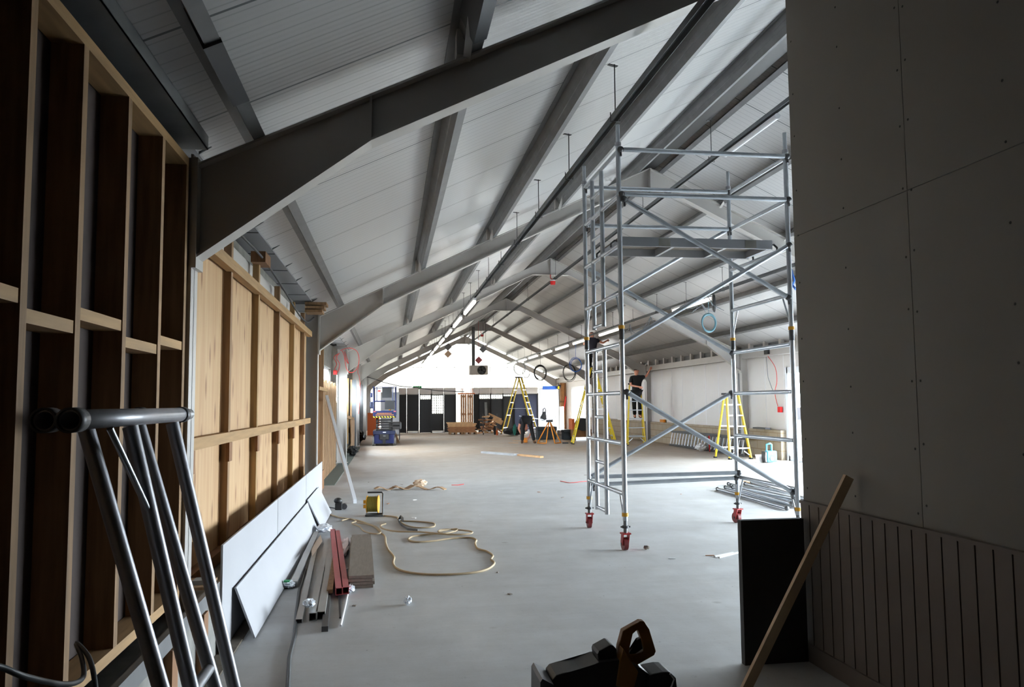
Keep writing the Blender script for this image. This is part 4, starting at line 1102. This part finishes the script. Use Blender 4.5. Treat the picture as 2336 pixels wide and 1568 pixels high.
o = MB().bar(Vector((9.3, 22.0, .02)), Vector((9.42, 22.3, .45)), .03, .06).build('ladder_strap', 'red'); tag(o, 'red strap round the lying ladders', 'strap')
o = MB().cbox((9.78, 27.3, .80), (.10, .35, .10)).build('grab_clamp', 'amber'); tag(o, 'orange clamp lying on the block wall right of the fourth column', 'tool')
o = MB().cbox((9.66, 19.4, .775), (.16, .7, .04)).build('metal_offcuts', 'dark_steel'); tag(o, 'dark metal offcuts on the block wall beside the third column', 'offcuts')
o = MB().cbox((9.66, 31.5, .765), (.2, 1.6, .03)).build('white_offcut', 'white'); tag(o, 'white sheet offcut lying on the block wall behind the man on the ladder', 'offcut')
# socket and red cables at the right wall
o = MB().cbox((9.80, 18.65, 1.27), (.07, .13, .14)).build('isolator_box', 'red'); tag(o, 'small red box on the wall at the edge of the glass door', 'switch')
o = MB().path(spline([(9.70, 19.0, 2.65), (9.76, 18.75, 2.35), (9.78, 18.72, 2.0), (9.78, 18.85, 1.7), (9.78, 18.72, 1.35)]), .008, 6).build('red_lead', 'red_cable'); tag(o, 'red cable hanging down to the red box by the glass door', 'cable')
o = MB().path([(9.70, 19.1, 2.65), (9.76, 19.15, 2.1), (9.77, 18.9, 1.7)], .007, 6).build('grey_lead', 'grey_cable'); tag(o, 'grey cable hanging from the eaves beam near the red box', 'cable')
o = MB().cbox((9.62, 18.9, 2.76), (.06, .20, .13)).build('emergency_unit', 'black'); tag(o, 'small black and white unit fixed to the right eaves beam', 'fitting')

# ------------------------------------------------------------------ left side beyond the second column
def wx(px_, py_, Y): v = at(px_, py_, 1, Y); return v.x, v.z


r = thing('timber_frame_section', 'tall timber framing upright just behind the second left column', 'timber framing', (-1.25, 13.6, 0))
for y, m in ((13.3, 'timber'), (14.5, 'timber_old')): MB().box((-1.42, y, .33), (-1.20, y + .06, 2.55)).build('stud', m, r)
MB().box((-1.44, 13.3, .3), (-1.42, 14.56, 2.5)).build('sheet', 'timber_old', r)
MB().box((-1.40, 13.3, .0), (-1.18, 14.6, .33)).build('sole_plate', 'timber_red', r)
MB().box((-1.30, 13.3, 1.74), (-1.16, 14.9, 1.80)).build('noggin', 'timber_h', r)
r = thing('slatted_panel', 'row of upright yellowish slats fixed behind the leaning white channel', 'slatted panel', (-1.3, 17, 0))
for i in range(16): y = 14.95 + i * .29; MB().box((-1.36, y, .0), (-1.30, y + .15, 1.95 + .03 * (i % 3))).build('slat', 'timber_old', r)
for z in (.4, 1.6): MB().box((-1.40, 14.9, z), (-1.365, 19.6, z + .09)).build('back_rail', 'timber_old', r)
MB().box((-1.44, 14.9, 0), (-1.41, 19.6, 1.9)).build('gap_shade', 'charcoal', r)  # dark sheet added to put shade into the gaps between slats
for k, (y, m_) in enumerate(((27.7, 'galv_dull'), (34.8, 'galv_dull'))):
    o = MB().box((-1.32, y, 0), (-1.18, y + .16, 2.35)).build('steel_post', m_); tag(o, ('dark galvanised post just before the fourth left column', 'dark galvanised post just before the fifth left column')[k], 'post')
for k, (ya, za, yb, zb) in enumerate(((21.2, 2.2, 26.5, .6), (22.6, .3, 22.7, 2.3), (24.4, .3, 24.5, 2.3), (25.8, .3, 25.9, 2.3), (21.3, 1.2, 27.0, 1.0))):
    o = MB().bar((-1.35 + .03 * k, ya, za), (-1.35 + .03 * k, yb, zb), .05, .09, (0, .3, 1) if k in (0, 4) else (0, 1, 0)).build('timber_length', ('timber_h', 'timber_red', 'timber', 'timber_old', 'timber_h')[k])
    tag(o, ('diagonal timber braced across the bay between the third and fourth left columns', 'reddish upright timber just beyond the third left column', 'upright timber in the middle of the third left bay', 'upright timber towards the fourth left column', 'nearly level rail in the third left bay')[k], 'timber')
o = MB().bar((-1.22, 25.2, .55), (-1.22, 27.3, .45), .03, 1.0).build('brown_sheet', 'tan_sheet'); tag(o, 'brown sheet leaning between the third and fourth left columns', 'sheet')
o = MB().box((-1.42, 29.6, .0), (-1.36, 34.5, 2.3)).build('osb_panel', 'tan_ply'); tag(o, 'orange brown board lining the wall behind the fourth left column', 'board')
o = MB().box((-1.42, 37.9, .0), (-1.36, 43.8, 2.4)).build('osb_panel', 'tan_ply'); tag(o, 'orange brown board lining the far left wall behind the scissor lift', 'board')
o = MB().box(tuple(at(838, 998, 1, 38.5)), tuple(at(866, 942, 1, 38.55))).build('rust_board', 'orange'); tag(o, 'rust orange board standing behind the scissor lift on the left', 'board')
p = at(824, 1012, 2, 0); crumple('black_sack', (p.x - .1, p.y, 0), (.28, .45, .26), 'black', 'black sack slumped by the fourth left column', 'sack', 31)
p = at(800, 1040, 2, 0); crumple('black_sack', (-1.08, 23.3, 0), (.16, .4, .14), 'rubber', 'low black heap between the third and fourth left columns', 'sack', 32)
o = MB().box((-1.30, 15.0, 0), (-1.02, 27.8, .008)).build('ground_mat', mat('grey green strip', (.40, .44, .42), .9)); tag(o, 'grey green strip of ground along the left wall', 'mat')
o = MB().box((-1.32, 21.0, 0.01), (-1.15, 21.4, .28)).build('white_box', 'white'); tag(o, 'small white box on the floor beyond the third left column', 'box')
# red cables by the columns
for k, (Y, pts, m_, l) in enumerate((
    (20.45, [(775, 806), (762, 815), (768, 830), (763, 845), (770, 850), (775, 832), (768, 818), (772, 808)], 'red_cable', 'bunch of red cables hanging before the third left column'),
    (20.45, [(786, 802), (790, 815), (795, 830), (788, 820), (784, 808), (780, 800)], 'red_cable', 'red cable ends twisted at the third left column head'),
    (20.2, [(776, 800), (790, 795), (803, 795), (815, 803), (819, 820), (816, 838), (808, 848), (798, 850), (790, 840), (786, 815)], 'red_cable', 'wide red cable loop between the third and fourth left columns'),
    (28.4, [(812, 832), (818, 836), (816, 850), (820, 862), (822, 900), (818, 945)], 'red_cable', 'red cable running down the fourth left column'),
    (36.6, [(828, 862), (832, 880), (834, 920), (830, 950)], 'grey_cable', 'grey cable running down the fifth left column'))):
    o = MB().path(spline([at(x, y, 1, Y) for x, y in pts]), .008, 6).build('hanging_cable', m_); tag(o, l, 'cable')
a = at(760, 855, 1, 20.4); b = at(769, 845, 1, 20.4)
o = MB().box((a.x, 20.4, a.z), (b.x, 20.47, b.z)).build('socket_box', 'red'); tag(o, 'red socket box dangling on cables before the third left column', 'socket')
o = MB().path([at(x, y, 1, 14.2) for x, y in ((752, 784), (760, 788), (768, 787))], .02, 6).build('dark_bar', 'black'); tag(o, 'short dark bar under the second frame haunch', 'bar')
o = MB().path([at(x, y, 1, 36.9) for x, y in ((830, 858), (856, 866), (880, 874), (910, 881), (950, 885), (1000, 892), (1060, 894))], .02, 6).build('overhead_cable', 'black_cable'); tag(o, 'dark cable slung across the hall above the scissor lift', 'cable')

# ------------------------------------------------------------------ scissor lift
P = Vector((-.215, 28.55, 0))
r = thing('scissor_lift', 'dark blue scissor lift parked at the far left with its platform down', 'scissor lift', P)


def B(a, b, nm, m, bev=0, par=None): return MB().box(P + Vector(a), P + Vector(b)).build(nm, m, par or r, bevel=bev)


B((-.36, 0, .08), (.36, 1.7, .42), 'chassis', 'blue', .02)
B((-.40, -.03, .40), (.40, 1.75, .54), 'chassis_cover', 'darkblue', .02)
B((-.17, -.06, .22), (.17, .0, .42), 'tow_plate', 'black', .02); B((-.05, -.08, .08), (.05, -.0, .24), 'tow_bar', 'black')
B((-.04, -.085, .33), (.05, -.06, .38), 'plate', 'galv'); B((-.05, -.04, .47), (.06, -.03, .50), 'plate', 'white')
for s in (-1, 1):
    for y in (.18, 1.45):
        MB().tube(P + Vector((s * .30, y, .17)), P + Vector((s * .42, y, .17)), .17, 22).build('wheel', M['galv_dull'] if False else mat('grey tyre', (.42, .41, .39), .8), r)
        MB().tube(P + Vector((s * .40, y, .17)), P + Vector((s * .426, y, .17)), .09, 16).build('wheel_hub', 'dark_steel', r)
for i in range(5):
    for s in (-1, 1):
        z = .60 + i * .085; w = MB(); a = P + Vector((s * .27, .08, z - .03)); b = P + Vector((s * .27, 1.6, z + .03))
        if i % 2: a.z, b.z = b.z, a.z
        w.bar(a, b, .05, .07); w.build('scissor_arm', 'black', r)
    MB().tube(P + Vector((-.29, .10, .58 + i * .085)), P + Vector((.29, .10, .58 + i * .085)), .03, 10).build('cross_tube', 'black', r)
B((-.2, .02, .66), (-.1, .05, .70), 'plate', 'white')
B((-.40, -.04, 1.00), (.42, 1.85, 1.08), 'platform_floor', 'black')
B((-.40, -.06, 1.06), (.42, -.03, 1.26), 'toe_board', 'blue')
for i in range(8):
    x = -.38 + i * .10; MB().prism([P + Vector((x, -.064, 1.01)), P + Vector((x + .05, -.064, 1.01)), P + Vector((x + .02, -.064, 1.06)), P + Vector((x - .03, -.064, 1.06))], (0, .002, 0)).build('hazard_stripe', 'yellow', r)
for x in (-.385, .33): B((x, -.066, 1.21), (x + .08, -.06, 1.25), 'warning_label', 'pink_red')
t = MB()
for i in range(14): t.box(P + Vector((-.26 + i * .038, -.064, 1.15)), P + Vector((-.236 + i * .038, -.06, 1.178)))
for i in range(16): t.box(P + Vector((-.30 + i * .040, -.064, 1.095)), P + Vector((-.272 + i * .040, -.06, 1.12)))
t.build('lettering', 'amber', r)
def rail(pts, nm='guard_rail', rad=.02): MB().path([P + Vector(v) for v in pts], rad, 8).build(nm, 'blue', r)
for y in (-.04, 1.83):
    rail([(-.38, y, 1.08), (-.38, y, 2.10), (.40, y, 2.10), (.40, y, 1.08)], rad=.022)
    rail([(-.38, y, 1.60), (.40, y, 1.60)])
for x in (-.40, .42):
    rail([(x, -.04, 2.12), (x, 1.83, 2.12)]); rail([(x, -.04, 1.60), (x, 1.83, 1.60)]); rail([(x, .6, 1.08), (x, .6, 2.12)], 'rail_post'); rail([(x, 1.2, 1.08), (x, 1.2, 2.12)], 'rail_post')
rail([(-.27, -.05, 1.6), (-.27, -.05, 2.1)], 'rail_post'); rail([(.30, -.05, 1.6), (.30, -.05, 2.1)], 'rail_post')
B((-.08, -.07, 1.72), (.27, -.05, 2.09), 'grey_sheet', 'charcoal'); B((.02, -.08, 1.30), (.36, -.06, 1.62), 'grey_sheet', 'charcoal')
B((-.24, -.066, 1.94), (-.13, -.05, 1.99), 'warning_label', 'red'); B((-.52, .1, 1.34), (-.36, .5, 1.58), 'control_box', 'darkblue', .03); B((-.5, .0, 1.74), (-.42, .1, 1.90), 'control_box', 'blue', .02)
B((.16, .3, 1.26), (.24, .38, 1.36), 'knob', 'amber', .02)
a = at(868, 988, 1, 39.0); b = at(911, 895, 1, 39.06)
o = MB().box((a.x, 39.0, 0), (b.x, 39.06, b.z)).build('insulation_sheet', 'silver_sheet'); tag(o, 'shiny silver sheet standing behind the scissor lift', 'sheet')
p = at(903, 985, 1, 33); r = thing('table_machine', 'pale grey machine on legs just right of the scissor lift', 'machine', (p.x, 33, 0))
MB().box((p.x - .28, 32.8, .45), (p.x + .22, 33.3, .75)).build('casing', 'galv', r, bevel=.03); MB().box((p.x - .12, 32.79, .57), (p.x + .15, 32.80, .63)).build('vent', 'black', r)
for dx in (-.2, .15): MB().box((p.x + dx - .02, 32.9, 0), (p.x + dx + .02, 32.95, .46)).build('leg', 'dark_steel', r)
o = MB().bar(at(899, 984, 1, 31.0), at(909, 1011, 1, 30.4) , .09, .12, (0, 1, 0)).build('timber_length', 'timber_old'); tag(o, 'short timber leaning on the pale machine by the lift', 'timber')

# ------------------------------------------------------------------ screens at the far end
YB = 40.4
units = [(909, 925, 'n'), (928, 953, 'n'), (957, 982, 's'), (984, 1010, 'm'), (1013, 1038, 'n'), (1080, 1091, 'n'), (1092, 1118, 's'), (1119, 1146, 's'), (1147, 1172, 't'), (1172, 1199, 'b'), (1200, 1226, 'b')]
UL = ['narrow', 'wide']
for k, (a, b, kind) in enumerate(units):
    xa = at(a, 950, 1, YB).x; xb = at(b, 950, 1, YB).x; lab = {
        0: 'narrow black screen with a white gap, first on the left by the silver sheet', 1: 'plain black screen second from the left', 2: 'black screen with a thin strip of mesh on top',
        3: 'screen with a tall white mesh window over a black base', 4: 'plain black screen beside the upright pallets, on their left', 5: 'narrow black screen just right of the upright pallets',
        6: 'black screen with mesh on top behind the wood pile', 7: 'black screen with mesh on top between wood pile and big ladder', 8: 'black screen with hooks at its top behind the big ladder',
        9: 'dark blue screen behind the big ladder, left of two', 10: 'dark blue screen behind the bending man, right of two'}[k]
    r = thing('display_screen', lab, 'screen', ((xa + xb) / 2, YB, 0), 'dark screens across the far end')
    top = {'n': 1.93, 's': 1.72, 'm': .98, 't': 1.85, 'b': 1.93}[kind]; xb += .05
    z0 = .02 if k % 2 == 0 else .10
    MB().box((xa + .005, YB, z0), (xb - .005, YB + .03, top)).build('panel', 'navy' if kind == 'b' else 'charcoal', r)
    for x in (xa, xb - .04): MB().box((x, YB - .03, 0), (x + .04, YB, 2.0)).build('post', 'charcoal', r)
    MB().box((xa + .005, YB - .03, 1.955), (xb - .005, YB + .35, 2.30)).build('header_box', 'white_panel', r, bevel=.04)
    MB().box((xa, YB - .045, 1.925), (xb, YB - .02, 1.955)).build('cross_bar', 'black', r)
    if kind in 'smt':
        m = MB(); n = 5
        for i in range(n + 1): x = xa + .03 + (xb - xa - .06) * i / n; m.box((x - .012, YB, top), (x + .012, YB + .015, 1.95))
        z = top + .02
        while z < 1.95: m.box((xa + .02, YB, z - .012), (xb - .02, YB + .014, z + .012)); z += .13
        m.build('mesh_grille', 'white_pvc', r)
    if k in (1, 3): MB().box((xa + .05, YB - .15, .0), (xb - .05, YB - .02, .09)).build('base_tray', 'white', r)
# thing hung among them
a = at(1110, 965, 1, 40.2); b = at(1108, 918, 1, 40.2)
o = MB().bar((a.x, 40.2, 0), b, .04, .13, (1, 0, 0)).build('grey_tube', 'galv'); tag(o, 'grey tube standing against the screens behind the wood pile', 'tube')
# white cabinets
xa = at(1231, 950, 1, 41).x; xb = at(1275, 950, 1, 41).x
for k in range(2):
    x0 = xa + (xb - xa) / 2 * k; x1 = x0 + (xb - xa) / 2 - .01
    r = thing('white_door_panel', ('tall glossy white door panel at the far right, left of the pair', 'tall glossy white door panel at the far right, right of the pair')[k], 'panel', ((x0 + x1) / 2, 41, 0), 'pair of white door panels')
    MB().box((x0, 41, .0), (x1, 41.06, 2.25)).build('leaf', 'white_pvc', r, bevel=.01)
    for z in (.3, 1.1, 1.6): MB().box((x0 + .05, 40.985, z), (x1 - .05, 41.0, z + .42)).build('raised_panel', 'white_pvc', r)
a = at(1238, 889, 1, 40.9); b = at(1270, 881, 1, 40.9)
r = thing('blue_sign', 'bright blue panel above the white door panels', 'panel', (a.x, 40.9, a.z)); MB().box((a.x, 40.88, a.z), (b.x, 40.94, b.z)).build('face', mat('bright blue', (.25, .45, .85), .4), r)
MB().tube((b.x + .02, 40.85, b.z - .02), (b.x + .16, 40.85, a.z + .1), .14, 14).build('lamp_head', 'black', r); MB().box((b.x + .02, 40.7, a.z + .02), (b.x + .1, 40.75, b.z - .02)).build('lamp_glass', 'yellow', r)
a = at(1278, 962, 1, 43.5); b = at(1300, 874, 1, 43.5)
r = thing('osb_partition', 'orange brown timber partition beside the white doors at the far right', 'partition', (a.x, 43.5, 0)); MB().box((a.x, 43.5, 0), (b.x, 43.55, b.z)).build('board', 'tan_ply', r)
for dx in (.0, .27): MB().box((a.x + dx, 43.42, 0), (a.x + dx + .07, 43.5, b.z)).build('stud', 'timber_red', r)
MB().box((a.x, 43.42, 1.5), (b.x, 43.5, 1.58)).build('rail', 'timber_red', r)
o = MB().path([at(1291, 905, 1, 43.3), at(1288, 925, 1, 43.35), at(1284, 948, 1, 43.3)], .04, 8).build('orange_hose', 'red_cable'); tag(o, 'orange red hose hanging on the brown partition', 'hose')
o = MB().box(tuple(at(1277, 984, 1, 41.5)), tuple(at(1286, 928, 1, 41.53))).build('white_board', 'white_panel'); tag(o, 'narrow white board standing before the brown partition', 'board')
# exit sign
a = at(943, 887, 1, 41.6); b = at(961, 882, 1, 41.6)
r = thing('exit_sign', 'small green and white exit sign above the dark screens', 'sign', (a.x, 41.6, a.z - .0)); MB().box((a.x - .02, 41.6, a.z - .04), (b.x + .02, 41.64, b.z + .02)).build('plate', 'green', r)
for x in (a.x, b.x): MB().tube((x, 41.62, b.z), (x, 41.62, zt(x)), .008, 6).build('hanging_rod', 'dark_steel', r)
w_ = b.x - a.x; zc = (a.z + b.z) / 2
m = MB(); m.box((a.x + w_ * .28, 41.59, zc - .02), (a.x + w_ * .55, 41.598, zc + .015)); m.prism([(a.x + w_ * .28, 41.59, zc + .045), (a.x + w_ * .16, 41.59, zc), (a.x + w_ * .28, 41.59, zc - .045)], (0, .008, 0)); m.build('arrow', 'white', r)
m = MB(); m.ball((a.x + w_ * .74, 41.59, zc + .045), .014, 8, 6); m.bar((a.x + w_ * .74, 41.59, zc + .03), (a.x + w_ * .72, 41.59, zc - .01), .02, .03); m.bar((a.x + w_ * .72, 41.59, zc - .01), (a.x + w_ * .80, 41.59, zc - .05), .012, .014); m.bar((a.x + w_ * .72, 41.59, zc - .01), (a.x + w_ * .66, 41.59, zc - .05), .012, .014); m.build('running_figure', 'white', r)
# sheeted gable scene outside
for k, (px_, w) in enumerate(((1040, .5), (1048, .35), (1066, .5))):
    p = at(px_, 930, 1, 47.5); random.seed(50 + k); crumple('bush', (p.x, 47.5, .0), (w, .4, 1.1), 'foliage', ('green bush outside seen left of the upright pallets', 'second green bush outside touching the upright pallets', 'green bush outside seen through the pallet slats')[k], 'bush', 60 + k)
# upright pallets
for k, (a, b) in enumerate(((1051, 1064), (1066, 1079))):
    xa = at(a, 950, 1, 39.9).x; xb = at(b, 950, 1, 39.9).x
    r = thing('upright_pallet', ('wooden pallet stood on end behind the board stack, left one', 'wooden pallet stood on end behind the board stack, right one')[k], 'pallet', ((xa + xb) / 2, 39.9, 0))
    for i in range(3): x = xa + (xb - xa - .08) * i / 2; MB().box((x, 39.85, 0), (x + .085, 39.88, 1.95)).build('slat', 'wood_mid', r)
    for z in (.1, .9, 1.8): MB().box((xa, 39.88, z), (xb, 39.97, z + .09)).build('bearer', 'timber_old', r)
xa = at(1045, 900, 1, 39.8).x; xb = at(1083, 900, 1, 39.8).x
r = thing('rusty_rack', 'rusty red frame on top of the upright pallets', 'rack', (xa, 39.8, 1.98)); MB().box((xa, 39.8, 1.96), (xb, 39.95, 2.02)).build('bar', 'orange', r)
for f in (.25, .85): x = xa + (xb - xa) * f; MB().path([(x - .05, 39.85, 2.0), (x - .05, 39.85, 2.22), (x + .03, 39.85, 2.25), (x + .03, 39.85, 2.0)], .02, 6).build('loop', 'orange', r)

# flat stack of boards on pallets
Ys = 38.2; xa = at(1024, 980, 1, Ys).x; xb = at(1089, 980, 1, Ys).x
for k in range(2):
    r = thing('pallet', ('pallet under the left half of the flat board stack', 'pallet under the right half of the flat board stack')[k], 'pallet', (xa + .35 + k * .7, Ys, 0)); x0 = xa + k * .68
    for i in range(3): MB().box((x0 + i * .28, Ys - .4, 0), (x0 + i * .28 + .09, Ys + .4, .09)).build('bearer', 'timber_old', r)
    MB().box((x0, Ys - .4, .09), (x0 + .66, Ys + .4, .11)).build('deck', 'timber_old', r)
random.seed(77)
for i in range(9):
    z = .11 + i * .052; e = random.uniform(-.06, .06); w0 = .1 if i > 6 else 0
    for j in range(2):
        o = MB().box((xa + e - .02 - (.04 if i > 5 else 0), Ys - .38 + j * .39, z), (xb + e - w0 + (.02 if i == 7 else -.12), Ys - .02 + j * .39, z + .046)).build('sawn_board', 'wood_pale' if i > 4 else 'wood_mid')
        tag(o, 'sawn board in the flat stack, %s layer from the bottom, %s row' % (ORD[i], ('front', 'rear')[j]), 'board', 'boards of the flat stack')
# pile of offcuts
Yw = 37.2; x0 = at(1096, 970, 1, Yw).x; x1 = at(1140, 970, 1, Yw).x
random.seed(9)
for i in range(34):
    z = .10 + (i // 6) * .15; x = x0 + .08 + (i % 6) * .13 + random.uniform(-.04, .04); L_ = random.uniform(.35, .7); a = random.uniform(-.5, .5)
    z += random.uniform(-.02, .02)
    p = Vector((x, Yw - L_ / 2 * cos(a), z)); q = Vector((x + L_ * sin(a), Yw + L_ / 2, z + random.uniform(-.05, .12)))
    o = MB().bar(p, q, random.uniform(.05, .12), random.uniform(.03, .07)).build('timber_offcut', random.choice(['wood_mid', 'wood_pale', 'timber_red'])); tag(o, 'rough timber offcut in the jumbled pile left of the big ladder', 'offcut', 'jumbled timber offcuts')
o = MB().bar((x0 + .55, Yw - .4, .78), (x0 + 1.0, Yw - .4, .55), .03, .22).build('wide_offcut', 'wood_pale'); tag(o, 'wide pale board sticking out of the offcut pile to the right', 'offcut')
o = MB().bar((x0 + .35, Yw - .42, 1.0), (x0 + .95, Yw - .42, .72), .03, .08).build('wide_offcut', 'wood_pale'); tag(o, 'long pale strip slanting off the top of the offcut pile', 'offcut')
o = MB().bar((x0 + .50, Yw - .45, .45), (x0 + .98, Yw - .45, .12), .03, .07).build('wide_offcut', 'wood_mid'); tag(o, 'long strip slanting from the offcut pile to the floor', 'offcut')
r = thing('offcut_trolley', 'low wheeled trolley carrying the jumbled offcuts', 'trolley', (x0 + .4, Yw, 0)); MB().box((x0, Yw - .35, .07), (x0 + .85, Yw + .35, .10)).build('deck', 'timber_old', r)
for dx in (.08, .75):
    MB().tube((x0 + dx, Yw - .36, .05), (x0 + dx + .03, Yw - .36, .05), .05, 12).build('wheel', 'rubber', r); MB().box((x0 + dx, Yw - .34, .1), (x0 + dx + .02, Yw - .32, 1.0)).build('side_post', 'dark_steel', r)
P = at(1126, 992, 2, 0); P.y = 36.5
r = thing('spare_tyre', 'black tyre standing before the offcut pile', 'tyre', (P.x, 36.5, 0)); MB().path([(P.x, 36.5 + .17 * cos(t), .22 + .17 * sin(t)) for t in [2 * pi * i / 20 for i in range(20)]], .05, 8, closed=True).build('tread', 'rubber', r)
a = at(1133, 990, 1, 36.3); o = MB().box((a.x - .03, 36.2, 0), (a.x + .05, 36.3, .24)).build('orange_tub', 'orange'); tag(o, 'small orange tub beside the black tyre', 'tub')
p = at(1150, 995, 1, 36); crumple('tool_pile', (p.x + .45, 35.6, 0), (.55, .35, .20), 'black', 'heap of black bags and tools under the big ladder', 'bags', 41)
p = at(1176, 990, 1, 35); crumple('green_bag', (p.x, 35.2, 0), (.09, .1, .26), mat('teal cloth', (.12, .45, .40), .7), 'small teal bag beside the black heap', 'bag', 42)
for k, (a, b, z1, Y, m_) in enumerate((((1224), 1268, .52, 31.5, 'box_teal'), ((1283), 1304, .40, 31.0, 'box_teal'), ((1271), 1281, .36, 31.6, 'white'), ((1206), 1226, .34, 33.5, 'white_pvc'))):
    xa = at(a, 990, 1, Y).x; xb = at(b, 990, 1, Y).x
    nm = ('tool_chest', 'tool_case', 'white_bucket', 'white_crate')[k]
    r = thing(nm, ('large dark tool chest behind the orange trestle', 'smaller dark tool case right of the trestle', 'white bucket between the two dark tool cases', 'pale crate behind the legs of the big ladder')[k], ('chest', 'case', 'bucket', 'crate')[k], ((xa + xb) / 2, Y, 0))
    if nm == 'white_bucket': MB().tube((xa + .1, Y, 0), (xa + .1, Y, z1), .09, 16, .11).build('tub', m_, r)
    else: MB().box((xa, Y - .2, 0), (xb, Y + .2, z1 * .7)).build('body', m_, r, bevel=.02); MB().box((xa - .01, Y - .21, z1 * .7), (xb + .01, Y + .21, z1)).build('lid', m_, r, bevel=.02)
    MB().path([((xa + xb) / 2 - .08, Y - .22, z1 * .5), ((xa + xb) / 2 - .08, Y - .25, z1 * .5), ((xa + xb) / 2 + .08, Y - .25, z1 * .5), ((xa + xb) / 2 + .08, Y - .22, z1 * .5)], .01, 6).build('handle', 'black', r)
# orange trestle with saw
P = at(1254, 1012, 2, 0)
r = thing('work_trestle', 'amber folding trestle standing right of the bending man', 'trestle', P)
for s in (-1, 1):
    top = P + Vector((.02 * s, 0, .80))
    for dx, dy in ((-.46 if s < 0 else .42, -.0), (-.18 if s < 0 else .14, -.25)):
        MB().tube(top, P + Vector((dx, dy, .02)), .022, 10).build('leg', 'amber', r)
    MB().tube(P + Vector(((-.46 if s < 0 else .42), 0, .02)), P + Vector(((-.18 if s < 0 else .14), -.25, .02)), .022, 10).build('foot_bar', 'amber', r)
MB().bar(P + Vector((-.12, -.05, .82)), P + Vector((.12, .05, .82)), .07, .09).build('head', 'dark_steel', r)
P2 = P + Vector((-.22, 0, .84))
r = thing('chop_saw', 'black saw with a loop handle mounted on the amber trestle', 'saw', P2)
MB().prism([P2 + Vector(v) for v in ((-.10, 0, .10), (-.02, 0, .30), (.05, 0, .34), (.10, 0, .22), (.12, 0, .04), (.02, 0, .02))], (0, .08, 0)).build('body', 'black', r)
MB().path([P2 + Vector(v) for v in ((-.02, .04, .28), (0, .04, .42), (.05, .04, .46), (.09, .04, .40), (.09, .04, .25))], .018, 8).build('handle', 'black', r)
MB().tube(P2 + Vector((.0, .04, .10)), P2 + Vector((.0, .055, .10)), .12, 20).build('blade', 'galv', r)
MB().bar(P2 + Vector((-.9, .02, .18)), P2 + Vector((.05, .02, .02)), .015, .03).build('guide_bar', 'alu_plain', r); MB().bar(P2 + Vector((.28, 0, .0)), P2 + Vector((.50, 0, .16)), .02, .02).build('arm', 'dark_steel', r)
p = at(1283, 1013, 2, 0); o = MB().bar(p + Vector((0, 0, .03)), p + Vector((.22, 0, .03)), .06, .05).build('hand_drill', 'black'); tag(o, 'black hand tool on the floor at the right foot of the trestle', 'tool')
for k, (a, b) in enumerate((((1160, 1011), (1182, 1011)), ((1170, 1006), (1190, 1006)), ((1215, 1005), (1240, 1007)))):
    lying('floor_strip', ('thin timber strip by the left foot of the bending man', 'short pale strip just behind the bending man', 'pale strip between the bending man and the trestle')[k], 'strip', a, b, .06, .015, 'wood_pale')
p = at(1199, 1010, 2, 0); o = MB().cbox((p.x, p.y, .09), (.14, .12, .18)).build('yellow_tool', 'amber', bevel=.02); tag(o, 'small yellow power tool on the floor between the bending man\'s feet', 'tool')
# brown machine behind tall ladder
P = at(1328, 993, 1, 30.5); P.z = 0
r = thing('site_barrow', 'brown barrow with a black drum behind the foot of the tall ladder', 'barrow', P)
MB().box((P.x - .42, 30.3, .12), (P.x + .35, 30.9, .42)).build('tray', 'timber_red', r); MB().tube((P.x, 30.25, .62), (P.x, 30.7, .62), .26, 20).build('drum', 'black', r)
for dx in (-.35, .28): MB().box((P.x + dx, 30.32, 0), (P.x + dx + .05, 30.4, .14)).build('leg', 'dark_steel', r)
MB().box((P.x - .45, 30.28, .42), (P.x - .35, 30.9, .85)).build('side_board', 'orange', r)
# fan heater hung from the fifth frame
a = at(1072, 855, 1, 36.4); b = at(1113, 834, 1, 36.4)
r = thing('fan_heater', 'grey box fan heater hanging from the roof at the far end', 'heater', (a.x, 36.4, a.z))
MB().box((a.x, 36.4, a.z), (b.x, 36.9, b.z)).build('casing', 'white_panel', r, bevel=.02)
c = at(1099, 845, 1, 36.38); MB().tube((c.x, 36.385, c.z), (c.x, 36.40, c.z), .20, 24).build('fan_opening', 'black', r)
m = MB()
for i in range(5):
    t = 2 * pi * i / 5; m.bar((c.x, 36.375, c.z), (c.x + .17 * cos(t), 36.375, c.z + .17 * sin(t)), .02, .07, (-sin(t), 0, cos(t)))
m.build('fan_blade', 'dark_steel', r)
MB().path([(c.x + .2 * cos(t), 36.37, c.z + .2 * sin(t)) for t in [2 * pi * i / 24 for i in range(24)]], .010, 6, closed=True).build('fan_ring', 'dark_steel', r)
x = at(1080, 800, 1, 36.6).x; MB().box((x - .07, 36.6, b.z), (x + .07, 36.7, zt(x) - .1)).build('drop_pole', 'galv_dull', r)
for x in (a.x + .05, b.x - .05): MB().tube((x, 36.8, b.z), (x, 36.8, zt(x)), .008, 6).build('hanging_rod', 'dark_steel', r)
for k, (px_, py_, m_, l) in enumerate(((1022, 808, 'paper_beige', 'beige square plate hanging left of the heater near the roof'), (1022, 792, 'galv', 'grey bracket plate hanging from the roof left of the heater'), (1102, 797, 'galv', 'grey speaker box under the roof above the heater'), (1092, 822, 'pink_red', 'small reddish plate just above the heater'))):
    c = at(px_, py_, 1, 35.5); o = MB().bar(c + Vector((-.09, 0, -.09)), c + Vector((.09, 0, .09)), .03, .24).tube(c, (c.x, c.y, zt(c.x) + .0), .01, 6).build('hanging_plate', m_); tag(o, l, 'plate')

# remove nothing: all lamps are the lit battens above
